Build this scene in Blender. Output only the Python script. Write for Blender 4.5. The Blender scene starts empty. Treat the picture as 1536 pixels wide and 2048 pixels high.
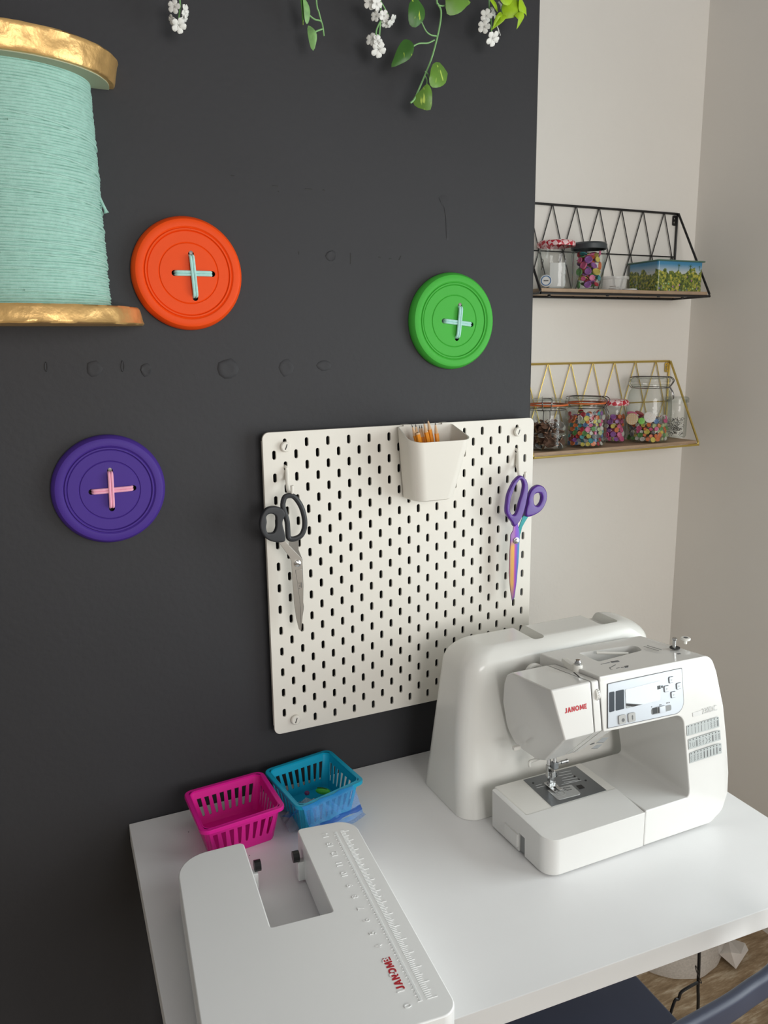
import bpy, bmesh, math, random
from mathutils import Vector, Matrix
random.seed(7)
S = bpy.context.scene
COL = S.collection
R = math.radians
# ------------------------------------------------------------------ camera
FPX = 1600.0
CAM = Vector((-0.66212890, -1.32986534, 1.56939568))
def _rodrigues(w):
    t = math.sqrt(sum(c*c for c in w)); k = [c/t for c in w]
    K = Matrix(((0, -k[2], k[1]), (k[2], 0, -k[0]), (-k[1], k[0], 0)))
    return Matrix.Identity(3) + K*math.sin(t) + (K @ K)*(1-math.cos(t))
CM = _rodrigues((0.196224729, -0.429759868, -0.055653095)) @ Matrix(((1, 0, 0), (0, 0, -1), (0, 1, 0)))
cam_d = bpy.data.cameras.new('camera'); cam = bpy.data.objects.new('camera', cam_d); COL.objects.link(cam)
rot = (Matrix(((1, 0, 0), (0, -1, 0), (0, 0, -1))) @ CM).transposed()
cam.matrix_world = Matrix.Translation(CAM) @ rot.to_4x4()
cam_d.sensor_fit = 'VERTICAL'; cam_d.sensor_height = 36.0; cam_d.lens = FPX/2048*36.0
cam_d.clip_start = 0.02
S.camera = cam
# ------------------------------------------------------------------ world, window light, added front fill, exposure
world = bpy.data.worlds.new('room_light'); S.world = world; world.use_nodes = True
bg = world.node_tree.nodes['Background']
bg.inputs['Color'].default_value = (1.0, 0.985, 0.96, 1); bg.inputs['Strength'].default_value = 0.24
WIN_Y0, WIN_Y1, WIN_Z0, WIN_Z1 = -1.85, -0.55, 0.695, 1.93
ld = bpy.data.lights.new('window_daylight', 'AREA'); ld.shape = 'RECTANGLE'
ld.size = WIN_Y1-WIN_Y0-0.1; ld.size_y = WIN_Z1-WIN_Z0-0.1; ld.energy = 33; ld.color = (0.93, 0.97, 1.0)
lo = bpy.data.objects.new('window_daylight', ld); COL.objects.link(lo)
lo.location = (1.21, (WIN_Y0+WIN_Y1)/2, (WIN_Z0+WIN_Z1)/2)
lo.rotation_euler = (R(90), 0, R(90))
l2 = bpy.data.lights.new('front_fill_light', 'AREA'); l2.shape = 'RECTANGLE'; l2.size = 1.3; l2.size_y = 1.2; l2.energy = 31; l2.color = (1.0, 0.98, 0.95)  # fill lamp added behind the camera to brighten board and alcove
lo2 = bpy.data.objects.new('front_fill_light', l2); COL.objects.link(lo2)
lo2.location = (0.05, -3.12, 1.75); lo2.rotation_euler = (R(90), 0, 0)
S.view_settings.view_transform = 'Standard'; S.view_settings.look = 'None'
S.view_settings.gamma = 1; S.view_settings.use_curve_mapping = False
S.view_settings.exposure = 0.20
# ------------------------------------------------------------------ helpers
def at(u, v, X=None, Y=None, Z=None):
    "point of the place seen at a pixel of the photograph, on the plane X=, Y= or Z="
    d = CM.transposed() @ Vector(((u-768)/FPX, (v-1024)/FPX, 1))
    if Y is not None: s = (Y-CAM.y)/d.y
    elif Z is not None: s = (Z-CAM.z)/d.z
    else: s = (X-CAM.x)/d.x
    return CAM + d*s
def on_plane(u, v, a, n):
    d = CM.transposed() @ Vector(((u-768)/FPX, (v-1024)/FPX, 1))
    return CAM + d*((Vector(a)-CAM).dot(n)/d.dot(n))
def lin(c):
    "sRGB 0-255 to linear"
    o = []
    for x in c:
        x /= 255
        o.append(x/12.92 if x <= 0.04045 else ((x+0.055)/1.055)**2.4)
    return tuple(o)
def mat(name, rgb, rough=0.5, metal=0.0, var=0.03, vscale=12, bump=0.0, bscale=200, coat=0.0, spec=0.5, alpha=1.0, trans=0.0, sss=0.0):
    m = bpy.data.materials.new(name); m.use_nodes = True
    nt = m.node_tree; p = nt.nodes['Principled BSDF']; L = nt.links.new
    c = lin(rgb)
    tc = nt.nodes.new('ShaderNodeTexCoord')
    nz = nt.nodes.new('ShaderNodeTexNoise'); nz.inputs['Scale'].default_value = vscale; nz.inputs['Detail'].default_value = 3
    L(tc.outputs['Object'], nz.inputs['Vector'])
    rp = nt.nodes.new('ShaderNodeValToRGB')
    rp.color_ramp.elements[0].position = 0.3; rp.color_ramp.elements[1].position = 0.7
    rp.color_ramp.elements[0].color = (*[x*(1-var) for x in c], 1); rp.color_ramp.elements[1].color = (*[min(1, x*(1+var)) for x in c], 1)
    L(nz.outputs['Fac'], rp.inputs['Fac']); L(rp.outputs['Color'], p.inputs['Base Color'])
    p.inputs['Roughness'].default_value = rough; p.inputs['Metallic'].default_value = metal
    p.inputs['Specular IOR Level'].default_value = spec
    p.inputs['Coat Weight'].default_value = coat; p.inputs['Coat Roughness'].default_value = 0.08
    p.inputs['Alpha'].default_value = alpha; p.inputs['Transmission Weight'].default_value = trans
    if bump:
        n2 = nt.nodes.new('ShaderNodeTexNoise'); n2.inputs['Scale'].default_value = bscale; n2.inputs['Detail'].default_value = 4
        L(tc.outputs['Object'], n2.inputs['Vector'])
        b = nt.nodes.new('ShaderNodeBump'); b.inputs['Strength'].default_value = bump; b.inputs['Distance'].default_value = 0.002
        L(n2.outputs['Fac'], b.inputs['Height']); L(b.outputs['Normal'], p.inputs['Normal'])
    return m
def glass_mat(name, tint=(0.97, 0.98, 0.975), edge=(0.60, 0.65, 0.63), refl=0.9, rough=0.02):
    "thin clear glass: see-through, darker towards the edge where the light crosses more glass, with reflections"
    m = bpy.data.materials.new(name); m.use_nodes = True; nt = m.node_tree; L = nt.links.new
    nt.nodes.remove(nt.nodes['Principled BSDF']); out = nt.nodes['Material Output']
    lw = nt.nodes.new('ShaderNodeLayerWeight'); lw.inputs['Blend'].default_value = 0.35
    nz = nt.nodes.new('ShaderNodeTexNoise'); nz.inputs['Scale'].default_value = 14
    bp_ = nt.nodes.new('ShaderNodeBump'); bp_.inputs['Strength'].default_value = 0.12; bp_.inputs['Distance'].default_value = 0.003
    L(nz.outputs['Fac'], bp_.inputs['Height'])
    mx = nt.nodes.new('ShaderNodeMix'); mx.data_type = 'RGBA'
    mx.inputs['A'].default_value = (*tint, 1); mx.inputs['B'].default_value = (*edge, 1)
    L(lw.outputs['Facing'], mx.inputs['Factor'])
    tr = nt.nodes.new('ShaderNodeBsdfTransparent'); L(mx.outputs['Result'], tr.inputs['Color'])
    gl = nt.nodes.new('ShaderNodeBsdfGlossy'); gl.inputs['Roughness'].default_value = rough
    gl.inputs['Color'].default_value = (refl, refl, refl, 1); L(bp_.outputs['Normal'], gl.inputs['Normal'])
    fr = nt.nodes.new('ShaderNodeFresnel'); ge = nt.nodes.new('ShaderNodeNewGeometry'); mi = nt.nodes.new('ShaderNodeMapRange'); L(ge.outputs['Backfacing'], mi.inputs['Value']); mi.inputs['To Min'].default_value = 1.45; mi.inputs['To Max'].default_value = 1/1.45; L(mi.outputs['Result'], fr.inputs['IOR']); L(bp_.outputs['Normal'], fr.inputs['Normal'])
    ms = nt.nodes.new('ShaderNodeMixShader'); L(fr.outputs['Fac'], ms.inputs['Fac'])
    L(tr.outputs['BSDF'], ms.inputs[1]); L(gl.outputs['BSDF'], ms.inputs[2]); L(ms.outputs['Shader'], out.inputs['Surface'])
    return m
def sheer_mat(name, rgb, opacity=0.5, rough=0.3):
    m = bpy.data.materials.new(name); m.use_nodes = True; nt = m.node_tree; L = nt.links.new
    p = nt.nodes['Principled BSDF']; p.inputs['Base Color'].default_value = (*lin(rgb), 1); p.inputs['Roughness'].default_value = rough
    nz = nt.nodes.new('ShaderNodeTexNoise'); nz.inputs['Scale'].default_value = 60
    mr = nt.nodes.new('ShaderNodeMapRange'); mr.inputs['To Min'].default_value = opacity*0.7; mr.inputs['To Max'].default_value = min(1, opacity*1.3)
    L(nz.outputs['Fac'], mr.inputs['Value']); L(mr.outputs['Result'], p.inputs['Alpha'])
    return m
def tag(o, label=None, cat=None, group=None, kind=None):
    if label: o['label'] = label
    if cat: o['category'] = cat
    if group: o['group'] = group
    if kind: o['kind'] = kind
    return o
def thing(name, label, cat, loc=(0, 0, 0), rz=0.0, group=None):
    o = bpy.data.objects.new(name, None); COL.objects.link(o); o.empty_display_size = 0.02
    o.location = loc; o.rotation_euler = (0, 0, rz)
    return tag(o, label, cat, group)
def shift_root(parent):
    p = parent; t = Vector((0, 0, 0))
    while p: t += Vector(p.location); p = p.parent
    return t
def obj(name, bm, m, parent=None, local=False, smooth=35, kind=None, label=None):
    "link a bmesh as ONE object; coordinates are world ones unless local"
    me = bpy.data.meshes.new(name)
    bmesh.ops.recalc_face_normals(bm, faces=bm.faces[:])
    if parent and not local: bmesh.ops.translate(bm, verts=bm.verts[:], vec=-shift_root(parent))
    bm.to_mesh(me); bm.free()
    return obj_me(name, me, m, parent, smooth, kind, label)
def obj_me(name, me, m, parent=None, smooth=35, kind=None, label=None):
    if smooth:
        me.shade_smooth(); me.set_sharp_from_angle(angle=R(smooth))
    if m is not None:
        for x in (m if isinstance(m, (list, tuple)) else [m]): me.materials.append(x)
    o = bpy.data.objects.new(name, me); COL.objects.link(o)
    if parent: o.parent = parent
    if smooth:
        w = o.modifiers.new('weighted_normal', 'WEIGHTED_NORMAL'); w.keep_sharp = True; w.weight = 100
    return tag(o, label, None, None, kind)
def dup(root, loc=None, rz=None):
    r = root.copy(); COL.objects.link(r)
    if loc is not None: r.location = loc
    if rz is not None: r.rotation_euler[2] = rz
    for ch in list(root.children):
        c = ch.copy(); COL.objects.link(c); c.parent = r
        for g in list(ch.children):
            d = g.copy(); COL.objects.link(d); d.parent = c
    return r
def NB(): return bmesh.new()
def box(bm, x0, x1, y0, y1, z0, z1, M=None):
    vs = [bm.verts.new((x, y, z)) for x in (x0, x1) for y in (y0, y1) for z in (z0, z1)]
    for f in ((0, 1, 3, 2), (4, 6, 7, 5), (0, 4, 5, 1), (2, 3, 7, 6), (0, 2, 6, 4), (1, 5, 7, 3)):
        bm.faces.new([vs[i] for i in f])
    if M is not None: bmesh.ops.transform(bm, matrix=M, verts=vs)
    return vs
def fillet(poly, rad, n=5):
    out = []; N = len(poly)
    rr = rad if isinstance(rad, (list, tuple)) else [rad]*N
    for i in range(N):
        p = Vector(poly[i][:2]); a = Vector(poly[i-1][:2])-p; b = Vector(poly[(i+1) % N][:2])-p
        r = rr[i]
        if r <= 0: out.append((p.x, p.y)); continue
        la, lb = a.length, b.length; a.normalize(); b.normalize()
        ang = a.angle(b); d = min(r/math.tan(ang/2), la*0.49, lb*0.49); r2 = d*math.tan(ang/2)
        if abs(ang-math.pi) < 0.02: out.append((p.x, p.y)); continue
        c = p + (a+b).normalized()*(r2/math.sin(ang/2))
        s = p + a*d - c; e = p + b*d - c; om = math.pi-ang
        for k in range(n+1):
            t = k/n; v = (s.lerp(e, t)).normalized()*r2 if n < 2 else s*(math.sin((1-t)*om)/math.sin(om))+e*(math.sin(t*om)/math.sin(om))
            q = c+v; out.append((q.x, q.y))
    return out
def prism(bm, poly, f0, f1):
    "closed prism: f0/f1 map a 2D point to 3D at the two ends"
    a = [bm.verts.new(f0(*p)) for p in poly]; b = [bm.verts.new(f1(*p)) for p in poly]
    n = len(poly)
    bm.faces.new(a); bm.faces.new(b[::-1])
    for i in range(n): bm.faces.new((a[i], b[i], b[(i+1) % n], a[(i+1) % n]))
    return a, b
def bevel(bm, w, seg=2, ang=30):
    bmesh.ops.recalc_face_normals(bm, faces=bm.faces[:])
    es = [e for e in bm.edges if len(e.link_faces) == 2 and e.calc_face_angle(0) > R(ang)]
    bmesh.ops.bevel(bm, geom=es, offset=w, segments=seg, affect='EDGES', profile=0.5, clamp_overlap=True)
def tube(bm, pts, r, n=8, closed=False):
    pts = [Vector(p) for p in pts]; N = len(pts); rings = []; up = None
    for i, p in enumerate(pts):
        if closed: t = pts[(i+1) % N]-pts[i-1]
        else: t = pts[min(i+1, N-1)]-pts[max(i-1, 0)]
        t = t.normalized() if t.length > 1e-9 else Vector((0, 0, 1))
        if up is None: up = t.orthogonal().normalized()
        up = up - t*up.dot(t)
        up = up.normalized() if up.length > 1e-6 else t.orthogonal().normalized()
        s = t.cross(up); ri = r[i] if isinstance(r, (list, tuple)) else r
        rings.append([bm.verts.new(p+(up*math.cos(2*math.pi*k/n)+s*math.sin(2*math.pi*k/n))*ri) for k in range(n)])
    for i in range(N if closed else N-1):
        A, B = rings[i], rings[(i+1) % N]
        off = 0
        if closed and i == N-1:
            off = min(range(n), key=lambda o: sum((A[k].co-B[(k+o) % n].co).length for k in range(n)))
        for k in range(n): bm.faces.new((A[k], A[(k+1) % n], B[(k+1+off) % n], B[(k+off) % n]))
    if not closed: bm.faces.new(rings[0]); bm.faces.new(rings[-1])
def spline(pts, n=6, closed=False):
    P = [Vector(p) for p in pts]; N = len(P); out = []
    for i in range(N if closed else N-1):
        g = (lambda k: P[k % N]) if closed else (lambda k: P[max(0, min(N-1, k))])
        a, b, c, d = g(i-1), g(i), g(i+1), g(i+2)
        for k in range(n):
            t = k/n
            out.append(0.5*((2*b)+(c-a)*t+(2*a-5*b+4*c-d)*t*t+(3*b-a-3*c+d)*t**3))
    if not closed: out.append(P[-1])
    return out
def lathe(bm, prof, n=32, c=(0, 0, 0), M=None, a0=0, a1=2*math.pi, cap=True):
    full = abs(a1-a0-2*math.pi) < 1e-6; m = n if full else n+1; rings = []
    for r, z in prof:
        if r < 1e-6: rings.append([bm.verts.new((c[0], c[1], c[2]+z))])
        else: rings.append([bm.verts.new((c[0]+r*math.cos(a0+(a1-a0)*k/n), c[1]+r*math.sin(a0+(a1-a0)*k/n), c[2]+z)) for k in range(m)])
    for A, B in zip(rings, rings[1:]):
        for k in range(n):
            k2 = (k+1) % m
            if len(A) == 1 and len(B) == 1: continue
            if len(A) == 1: bm.faces.new((A[0], B[k], B[k2]))
            elif len(B) == 1: bm.faces.new((A[k], B[0], A[k2]))
            else: bm.faces.new((A[k], B[k], B[k2], A[k2]))
    if cap:
        if len(rings[0]) > 2: bm.faces.new(rings[0])
        if len(rings[-1]) > 2: bm.faces.new(rings[-1])
    if M is not None: bmesh.ops.transform(bm, matrix=M, verts=[v for r_ in rings for v in r_])
def cyl(bm, p0, p1, r, n=16): tube(bm, [p0, p1], r, n)
def plate(loops, th, bev=0.0, M=None, res=1, grow=0.0):
    "flat plate of given thickness with holes: mesh in its XY plane, thickness along Z from 0"
    cu = bpy.data.curves.new('t', 'CURVE'); cu.dimensions = '2D'; cu.fill_mode = 'BOTH'
    cu.extrude = th/2-bev; cu.bevel_depth = bev; cu.bevel_resolution = res; cu.offset = grow-bev
    for lp in loops:
        sp = cu.splines.new('POLY'); sp.points.add(len(lp)-1); sp.use_cyclic_u = True
        for q, p in zip(sp.points, lp): q.co = (p[0], p[1], 0, 1)
    o = bpy.data.objects.new('t', cu); COL.objects.link(o)
    me = bpy.data.meshes.new_from_object(o.evaluated_get(bpy.context.evaluated_depsgraph_get()))
    bpy.data.objects.remove(o); bpy.data.curves.remove(cu)
    bm = NB(); bm.from_mesh(me); bpy.data.meshes.remove(me)
    bmesh.ops.remove_doubles(bm, verts=bm.verts[:], dist=1e-6)
    bmesh.ops.translate(bm, verts=bm.verts[:], vec=(0, 0, th/2))
    if M is not None: bmesh.ops.transform(bm, matrix=M, verts=bm.verts[:])
    return bm
def text(s, size, M, depth=0.0002, bold=0.0, sx=1.0):
    cu = bpy.data.curves.new('t', 'FONT'); cu.body = s; cu.size = size; cu.extrude = depth; cu.offset = bold; cu.resolution_u = 3
    o = bpy.data.objects.new('t', cu); COL.objects.link(o)
    me = bpy.data.meshes.new_from_object(o.evaluated_get(bpy.context.evaluated_depsgraph_get()))
    bpy.data.objects.remove(o)
    bm = NB(); bm.from_mesh(me); bpy.data.meshes.remove(me)
    xs = [v.co.x for v in bm.verts]; ys = [v.co.y for v in bm.verts]
    bmesh.ops.translate(bm, verts=bm.verts[:], vec=(-min(xs), -min(ys), 0))
    bmesh.ops.transform(bm, matrix=M @ Matrix.Diagonal((sx, 1, 1, 1)), verts=bm.verts[:])
    return bm
def fit_text(s, M, w, h, depth=0.0002, bold=0.0):
    bm = text(s, 1.0, Matrix.Identity(4), 0.0, bold)
    W = max(v.co.x for v in bm.verts); H = max(v.co.y for v in bm.verts); bm.free()
    bm = text(s, 1.0, Matrix.Identity(4), 0.01, bold)
    bmesh.ops.transform(bm, matrix=M @ Matrix.Diagonal((w/W, h/H, depth/0.01, 1)), verts=bm.verts[:])
    return bm
def brand(M, w, h, depth=.00015):
    A = lambda cx, rx, ry, n=24: [(cx+rx*math.cos(2*math.pi*k/n), .5+ry*math.sin(2*math.pi*k/n)) for k in range(n)]
    G = [(.50, [[(.26, 1), (.48, 1), (.48, .30), (.44, .10), (.32, 0), (.14, -.02), (.02, .02), (.04, .20), (.16, .18), (.25, .24), (.26, .36)]]),
         (.76, [[(0, 0), (.27, 1), (.49, 1), (.76, 0), (.53, 0), (.48, .21), (.28, .21), (.23, 0)], [(.325, .39), (.435, .39), (.38, .68)]]),
         (.70, [[(0, 0), (0, 1), (.22, 1), (.48, .42), (.48, 1), (.69, 1), (.69, 0), (.48, 0), (.21, .60), (.21, 0)]]),
         (.86, [A(.43, .43, .52), A(.43, .20, .31)]),
         (.92, [[(0, 0), (.06, 1), (.27, 1), (.46, .44), (.65, 1), (.86, 1), (.92, 0), (.71, 0), (.68, .55), (.53, .12), (.39, .12), (.24, .55), (.21, 0)]]),
         (.52, [[(0, 0), (0, 1), (.51, 1), (.51, .81), (.22, .81), (.22, .60), (.47, .60), (.47, .42), (.22, .42), (.22, .19), (.52, .19), (.52, 0)]])]
    out = NB(); x = 0; tot = sum(g[0]+.10 for g in G)-.10; k = w/tot
    for adv, lps in G:
        merge(out, plate([[((x+p[0])*k, p[1]*h) for p in lp] for lp in lps], depth, 0, M)); x += adv+.10
    return out
def boolean(bm, cutters, op='DIFFERENCE'):
    def tmp(b):
        me = bpy.data.meshes.new('t'); bmesh.ops.recalc_face_normals(b, faces=b.faces[:]); b.to_mesh(me); b.free()
        o = bpy.data.objects.new('t', me); COL.objects.link(o); return o
    a = tmp(bm); cs = [tmp(c) for c in cutters]
    for c in cs:
        md = a.modifiers.new('b', 'BOOLEAN'); md.object = c; md.operation = op; md.solver = 'EXACT'
    me = bpy.data.meshes.new_from_object(a.evaluated_get(bpy.context.evaluated_depsgraph_get()))
    for o in [a]+cs:
        d = o.data; bpy.data.objects.remove(o); bpy.data.meshes.remove(d)
    out = NB(); out.from_mesh(me); bpy.data.meshes.remove(me)
    return out
def frame(o, ex, ey):
    ex = Vector(ex).normalized(); ey = Vector(ey); ey = (ey-ex*ey.dot(ex)).normalized(); ez = ex.cross(ey)
    M = Matrix((ex, ey, ez)).transposed().to_4x4(); M.translation = Vector(o); return M
def merge(bm, other):
    me = bpy.data.meshes.new('t'); other.to_mesh(me); other.free(); bm.from_mesh(me); bpy.data.meshes.remove(me)
# ------------------------------------------------------------------ materials
M_dark = mat('charcoal_wall_paint', (52, 52, 55), 0.6, var=0.05, vscale=3, bump=0.25, bscale=90, spec=0.3)
M_wall = mat('warm_white_wall_paint', (242, 239, 233), 0.8, var=0.012, vscale=4, bump=0.25, bscale=120)
M_wallr = mat('grey_white_wall_paint', (238, 234, 228), 0.8, var=0.012, vscale=4, bump=0.15, bscale=120)
M_white = mat('white_trim_paint', (232, 230, 226), 0.4)
M_desk = mat('white_desk_foil', (238, 238, 238), 0.32, var=0.008)
M_board = mat('white_powder_coat', (228, 224, 215), 0.5, var=0.008)
M_plast = mat('white_gloss_plastic', (220, 219, 216), 0.16, var=0.006, coat=0.3)
M_plast2 = mat('ivory_plastic', (231, 229, 223), 0.25, var=0.008)
M_case = mat('white_case_plastic', (228, 227, 222), 0.2, var=0.008)
M_ext = mat('white_table_plastic', (235, 236, 235), 0.3, var=0.006)
M_gap = mat('dark_gap', (40, 40, 40), 0.6)
M_greyp = mat('grey_plastic', (130, 132, 132), 0.4)
M_black = mat('black_plastic', (22, 22, 24), 0.35)
M_steel = mat('polished_steel', (200, 200, 200), 0.18, 1.0)
M_plate = mat('brushed_steel_plate', (140, 143, 146), 0.38, 0.85, var=0.05)
M_red = mat('red_print', (178, 20, 38), 0.4)
M_print = mat('grey_print', (96, 97, 98), 0.5)
M_silver = mat('silver_sticker', (172, 177, 176), 0.4, 0.0)
M_lcdp = mat('silver_panel', (190, 195, 202), 0.28, 0.15)
M_lcd = mat('display_glass', (46, 44, 44), 0.03, coat=1.0)
M_lcd.node_tree.nodes['Principled BSDF'].inputs['Coat IOR'].default_value = 2.0; M_lcd.node_tree.nodes['Principled BSDF'].inputs['Coat Roughness'].default_value = 0.02
M_lcdk = mat('dark_print_panel', (50, 56, 64), 0.3, spec=0.25)
M_btn = mat('grey_button_rubber', (168, 168, 166), 0.4)
M_orange = mat('orange_silicone', (236, 76, 14), 0.5, var=0.02, spec=0.2)
M_green = mat('green_silicone', (70, 174, 64), 0.5, var=0.02, spec=0.2)
M_purple = mat('purple_silicone', (72, 48, 138), 0.5, var=0.02, spec=0.2)
M_mint = mat('mint_cotton_cord', (166, 208, 196), 0.85, var=0.06, vscale=150, bump=0.4, bscale=900)
M_aqua = mat('pale_aqua_cord', (176, 222, 216), 0.85, var=0.05, vscale=200)
M_pink = mat('pink_cord', (240, 172, 196), 0.85, var=0.05, vscale=200)
M_nail = mat('grey_nail_head', (120, 112, 108), 0.4, 0.6)
M_gold = mat('gold_foil', (222, 180, 116), 0.36, 0.6, var=0.10, vscale=40, bump=1.0, bscale=45)
M_under = mat('green_grey_card', (168, 176, 150), 0.7)
M_blackw = mat('black_wire', (24, 22, 24), 0.4)
M_goldw = mat('brass_wire', (212, 186, 104), 0.3, 0.75)
M_plank = mat('oak_plank', (176, 150, 124), 0.6, var=0.12, vscale=25)
M_glass = glass_mat('clear_jar_glass')
M_wire = mat('clip_wire_steel', (150, 150, 150), 0.2, 1.0)
M_seal = mat('orange_rubber_seal', (222, 110, 50), 0.5)
M_dgrey = mat('dark_grey_lid', (62, 68, 72), 0.45)
M_clearp = sheer_mat('clear_plastic', (232, 232, 230), 0.42, 0.15)
M_bagp = sheer_mat('clear_film', (215, 225, 232), 0.5, 0.12)
M_bluef = sheer_mat('blue_film', (40, 150, 236), 0.42, 0.3)
M_blueb = sheer_mat('blue_zip_strip', (6, 104, 206), 0.9, 0.5)
M_magenta = mat('magenta_plastic', (214, 22, 142), 0.35, var=0.02)
M_teal = mat('teal_plastic', (8, 160, 196), 0.33, var=0.02)
M_lime = mat('green_bobbin_plastic', (70, 190, 60), 0.3)
M_navy = mat('navy_chair_plastic', (56, 62, 80), 0.45, var=0.03)
M_binp = sheer_mat('white_bin_liner', (236, 230, 224), 0.5, 0.4)
M_paper = mat('white_paper', (225, 220, 216), 0.7)
M_bladeA = mat('satin_blade_steel', (186, 182, 176), 0.3, 0.85)
M_bladeB = mat('dark_blade_steel', (146, 144, 140), 0.3, 0.85)
M_grip = mat('black_soft_grip', (40, 42, 46), 0.5)
M_pgrip = mat('purple_gloss_grip', (80, 34, 138), 0.25)
M_pencil = mat('orange_pencil_lacquer', (238, 150, 34), 0.35)
M_pwood = mat('sharpened_pencil_wood', (214, 178, 140), 0.7)
M_lead = mat('graphite', (60, 58, 56), 0.4)
M_stem = mat('plastic_stem_green', (132, 182, 118), 0.5)
M_flower = mat('white_fabric_petal', (236, 236, 232), 0.7)
M_leaf2 = mat('yellow_green_leaf', (158, 196, 24), 0.5, var=0.15, vscale=30)
M_pale = mat('pale_green_leaf', (128, 176, 106), 0.5, var=0.25, vscale=60)
M_tag = mat('white_card', (226, 226, 224), 0.6)
M_blue = mat('blue_ring', (60, 110, 160), 0.5)
M_coin = mat('copper_coin', (128, 96, 78), 0.35, 0.7, var=0.3, vscale=60)
M_pins = mat('steel_pins', (120, 120, 118), 0.25, 0.9)
M_lidm = mat('tin_lid', (196, 198, 196), 0.2, 0.6)
M_cable = mat('black_cable', (18, 18, 20), 0.45)
M_frame = mat('window_frame_white', (236, 236, 234), 0.4)
def variegated(name, a, b, thr=0.645, sc=85):
    m = mat(name, a, 0.4, var=0.2, vscale=20); nt = m.node_tree; L = nt.links.new; p = nt.nodes['Principled BSDF']
    base = p.inputs['Base Color'].links[0].from_socket
    tc = nt.nodes.new('ShaderNodeTexCoord'); mp = nt.nodes.new('ShaderNodeMapping'); mp.inputs['Scale'].default_value = (1.6, 1, 0.5); mp.inputs['Rotation'].default_value = (0, 0.6, 0)
    L(tc.outputs['Object'], mp.inputs['Vector'])
    n = nt.nodes.new('ShaderNodeTexNoise'); n.inputs['Scale'].default_value = sc; n.inputs['Detail'].default_value = 2; L(mp.outputs['Vector'], n.inputs['Vector'])
    g = nt.nodes.new('ShaderNodeMapRange'); g.inputs['From Min'].default_value = thr; g.inputs['From Max'].default_value = thr+0.06; L(n.outputs['Fac'], g.inputs['Value'])
    mx = nt.nodes.new('ShaderNodeMix'); mx.data_type = 'RGBA'; L(g.outputs['Result'], mx.inputs['Factor']); L(base, mx.inputs['A']); mx.inputs['B'].default_value = (*lin(b), 1)
    L(mx.outputs['Result'], p.inputs['Base Color']); return m
M_leaf = variegated('pothos_leaf', (58, 108, 34), (178, 200, 70))
M_leafl = variegated('light_pothos_leaf', (98, 140, 50), (180, 204, 90))
def gingham():
    m = mat('red_gingham_print', (200, 40, 60), 0.35, coat=0.4); nt = m.node_tree; L = nt.links.new; p = nt.nodes['Principled BSDF']
    tc = nt.nodes.new('ShaderNodeTexCoord')
    ck = nt.nodes.new('ShaderNodeTexChecker'); ck.inputs['Scale'].default_value = 95
    mp = nt.nodes.new('ShaderNodeMapping'); mp.inputs['Rotation'].default_value = (0.5, 0.4, 0.78); L(tc.outputs['Object'], mp.inputs['Vector']); L(mp.outputs['Vector'], ck.inputs['Vector'])
    ck.inputs['Color1'].default_value = (*lin((196, 30, 54)), 1); ck.inputs['Color2'].default_value = (*lin((240, 206, 208)), 1)
    L(ck.outputs['Color'], p.inputs['Base Color']); return m
M_ging = gingham()
def anodised():
    m = mat('rainbow_anodised_steel', (120, 60, 150), 0.3, 0.35); nt = m.node_tree; L = nt.links.new; p = nt.nodes['Principled BSDF']
    tc = nt.nodes.new('ShaderNodeTexCoord'); sx = nt.nodes.new('ShaderNodeSeparateXYZ'); L(tc.outputs['Generated'], sx.inputs['Vector'])
    rp = nt.nodes.new('ShaderNodeValToRGB'); cr = rp.color_ramp
    cols = [(0.0, (150, 90, 110)), (0.2, (196, 150, 60)), (0.42, (200, 150, 60)), (0.52, (170, 70, 130)), (0.68, (110, 60, 170)), (0.85, (50, 110, 160)), (1.0, (40, 160, 160))]
    cr.elements[0].position = 0; cr.elements[0].color = (*lin(cols[0][1]), 1); cr.elements[1].position = 1; cr.elements[1].color = (*lin(cols[-1][1]), 1)
    for q, c in cols[1:-1]: e = cr.elements.new(q); e.color = (*lin(c), 1)
    L(sx.outputs['X'], rp.inputs['Fac'])
    r2 = nt.nodes.new('ShaderNodeValToRGB'); c2 = r2.color_ramp
    c2.elements[0].position = 0.0; c2.elements[0].color = (0.85, 0.85, 0.85, 1); c2.elements[1].position = 0.78; c2.elements[1].color = (0.75, 0.75, 0.75, 1)
    e = c2.elements.new(0.22); e.color = (0.1, 0.1, 0.1, 1); e = c2.elements.new(0.7); e.color = (0.05, 0.05, 0.05, 1)
    L(sx.outputs['Z'], r2.inputs['Fac'])
    mx = nt.nodes.new('ShaderNodeMix'); mx.data_type = 'RGBA'; L(r2.outputs['Color'], mx.inputs['Factor']); L(rp.outputs['Color'], mx.inputs['A'])
    mx.inputs['B'].default_value = (*lin((104, 62, 160)), 1); L(mx.outputs['Result'], p.inputs['Base Color']); return m
M_anod = anodised()
M_tealm = mat('teal_anodised_steel', (28, 128, 130), 0.35, 0.3)
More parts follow.
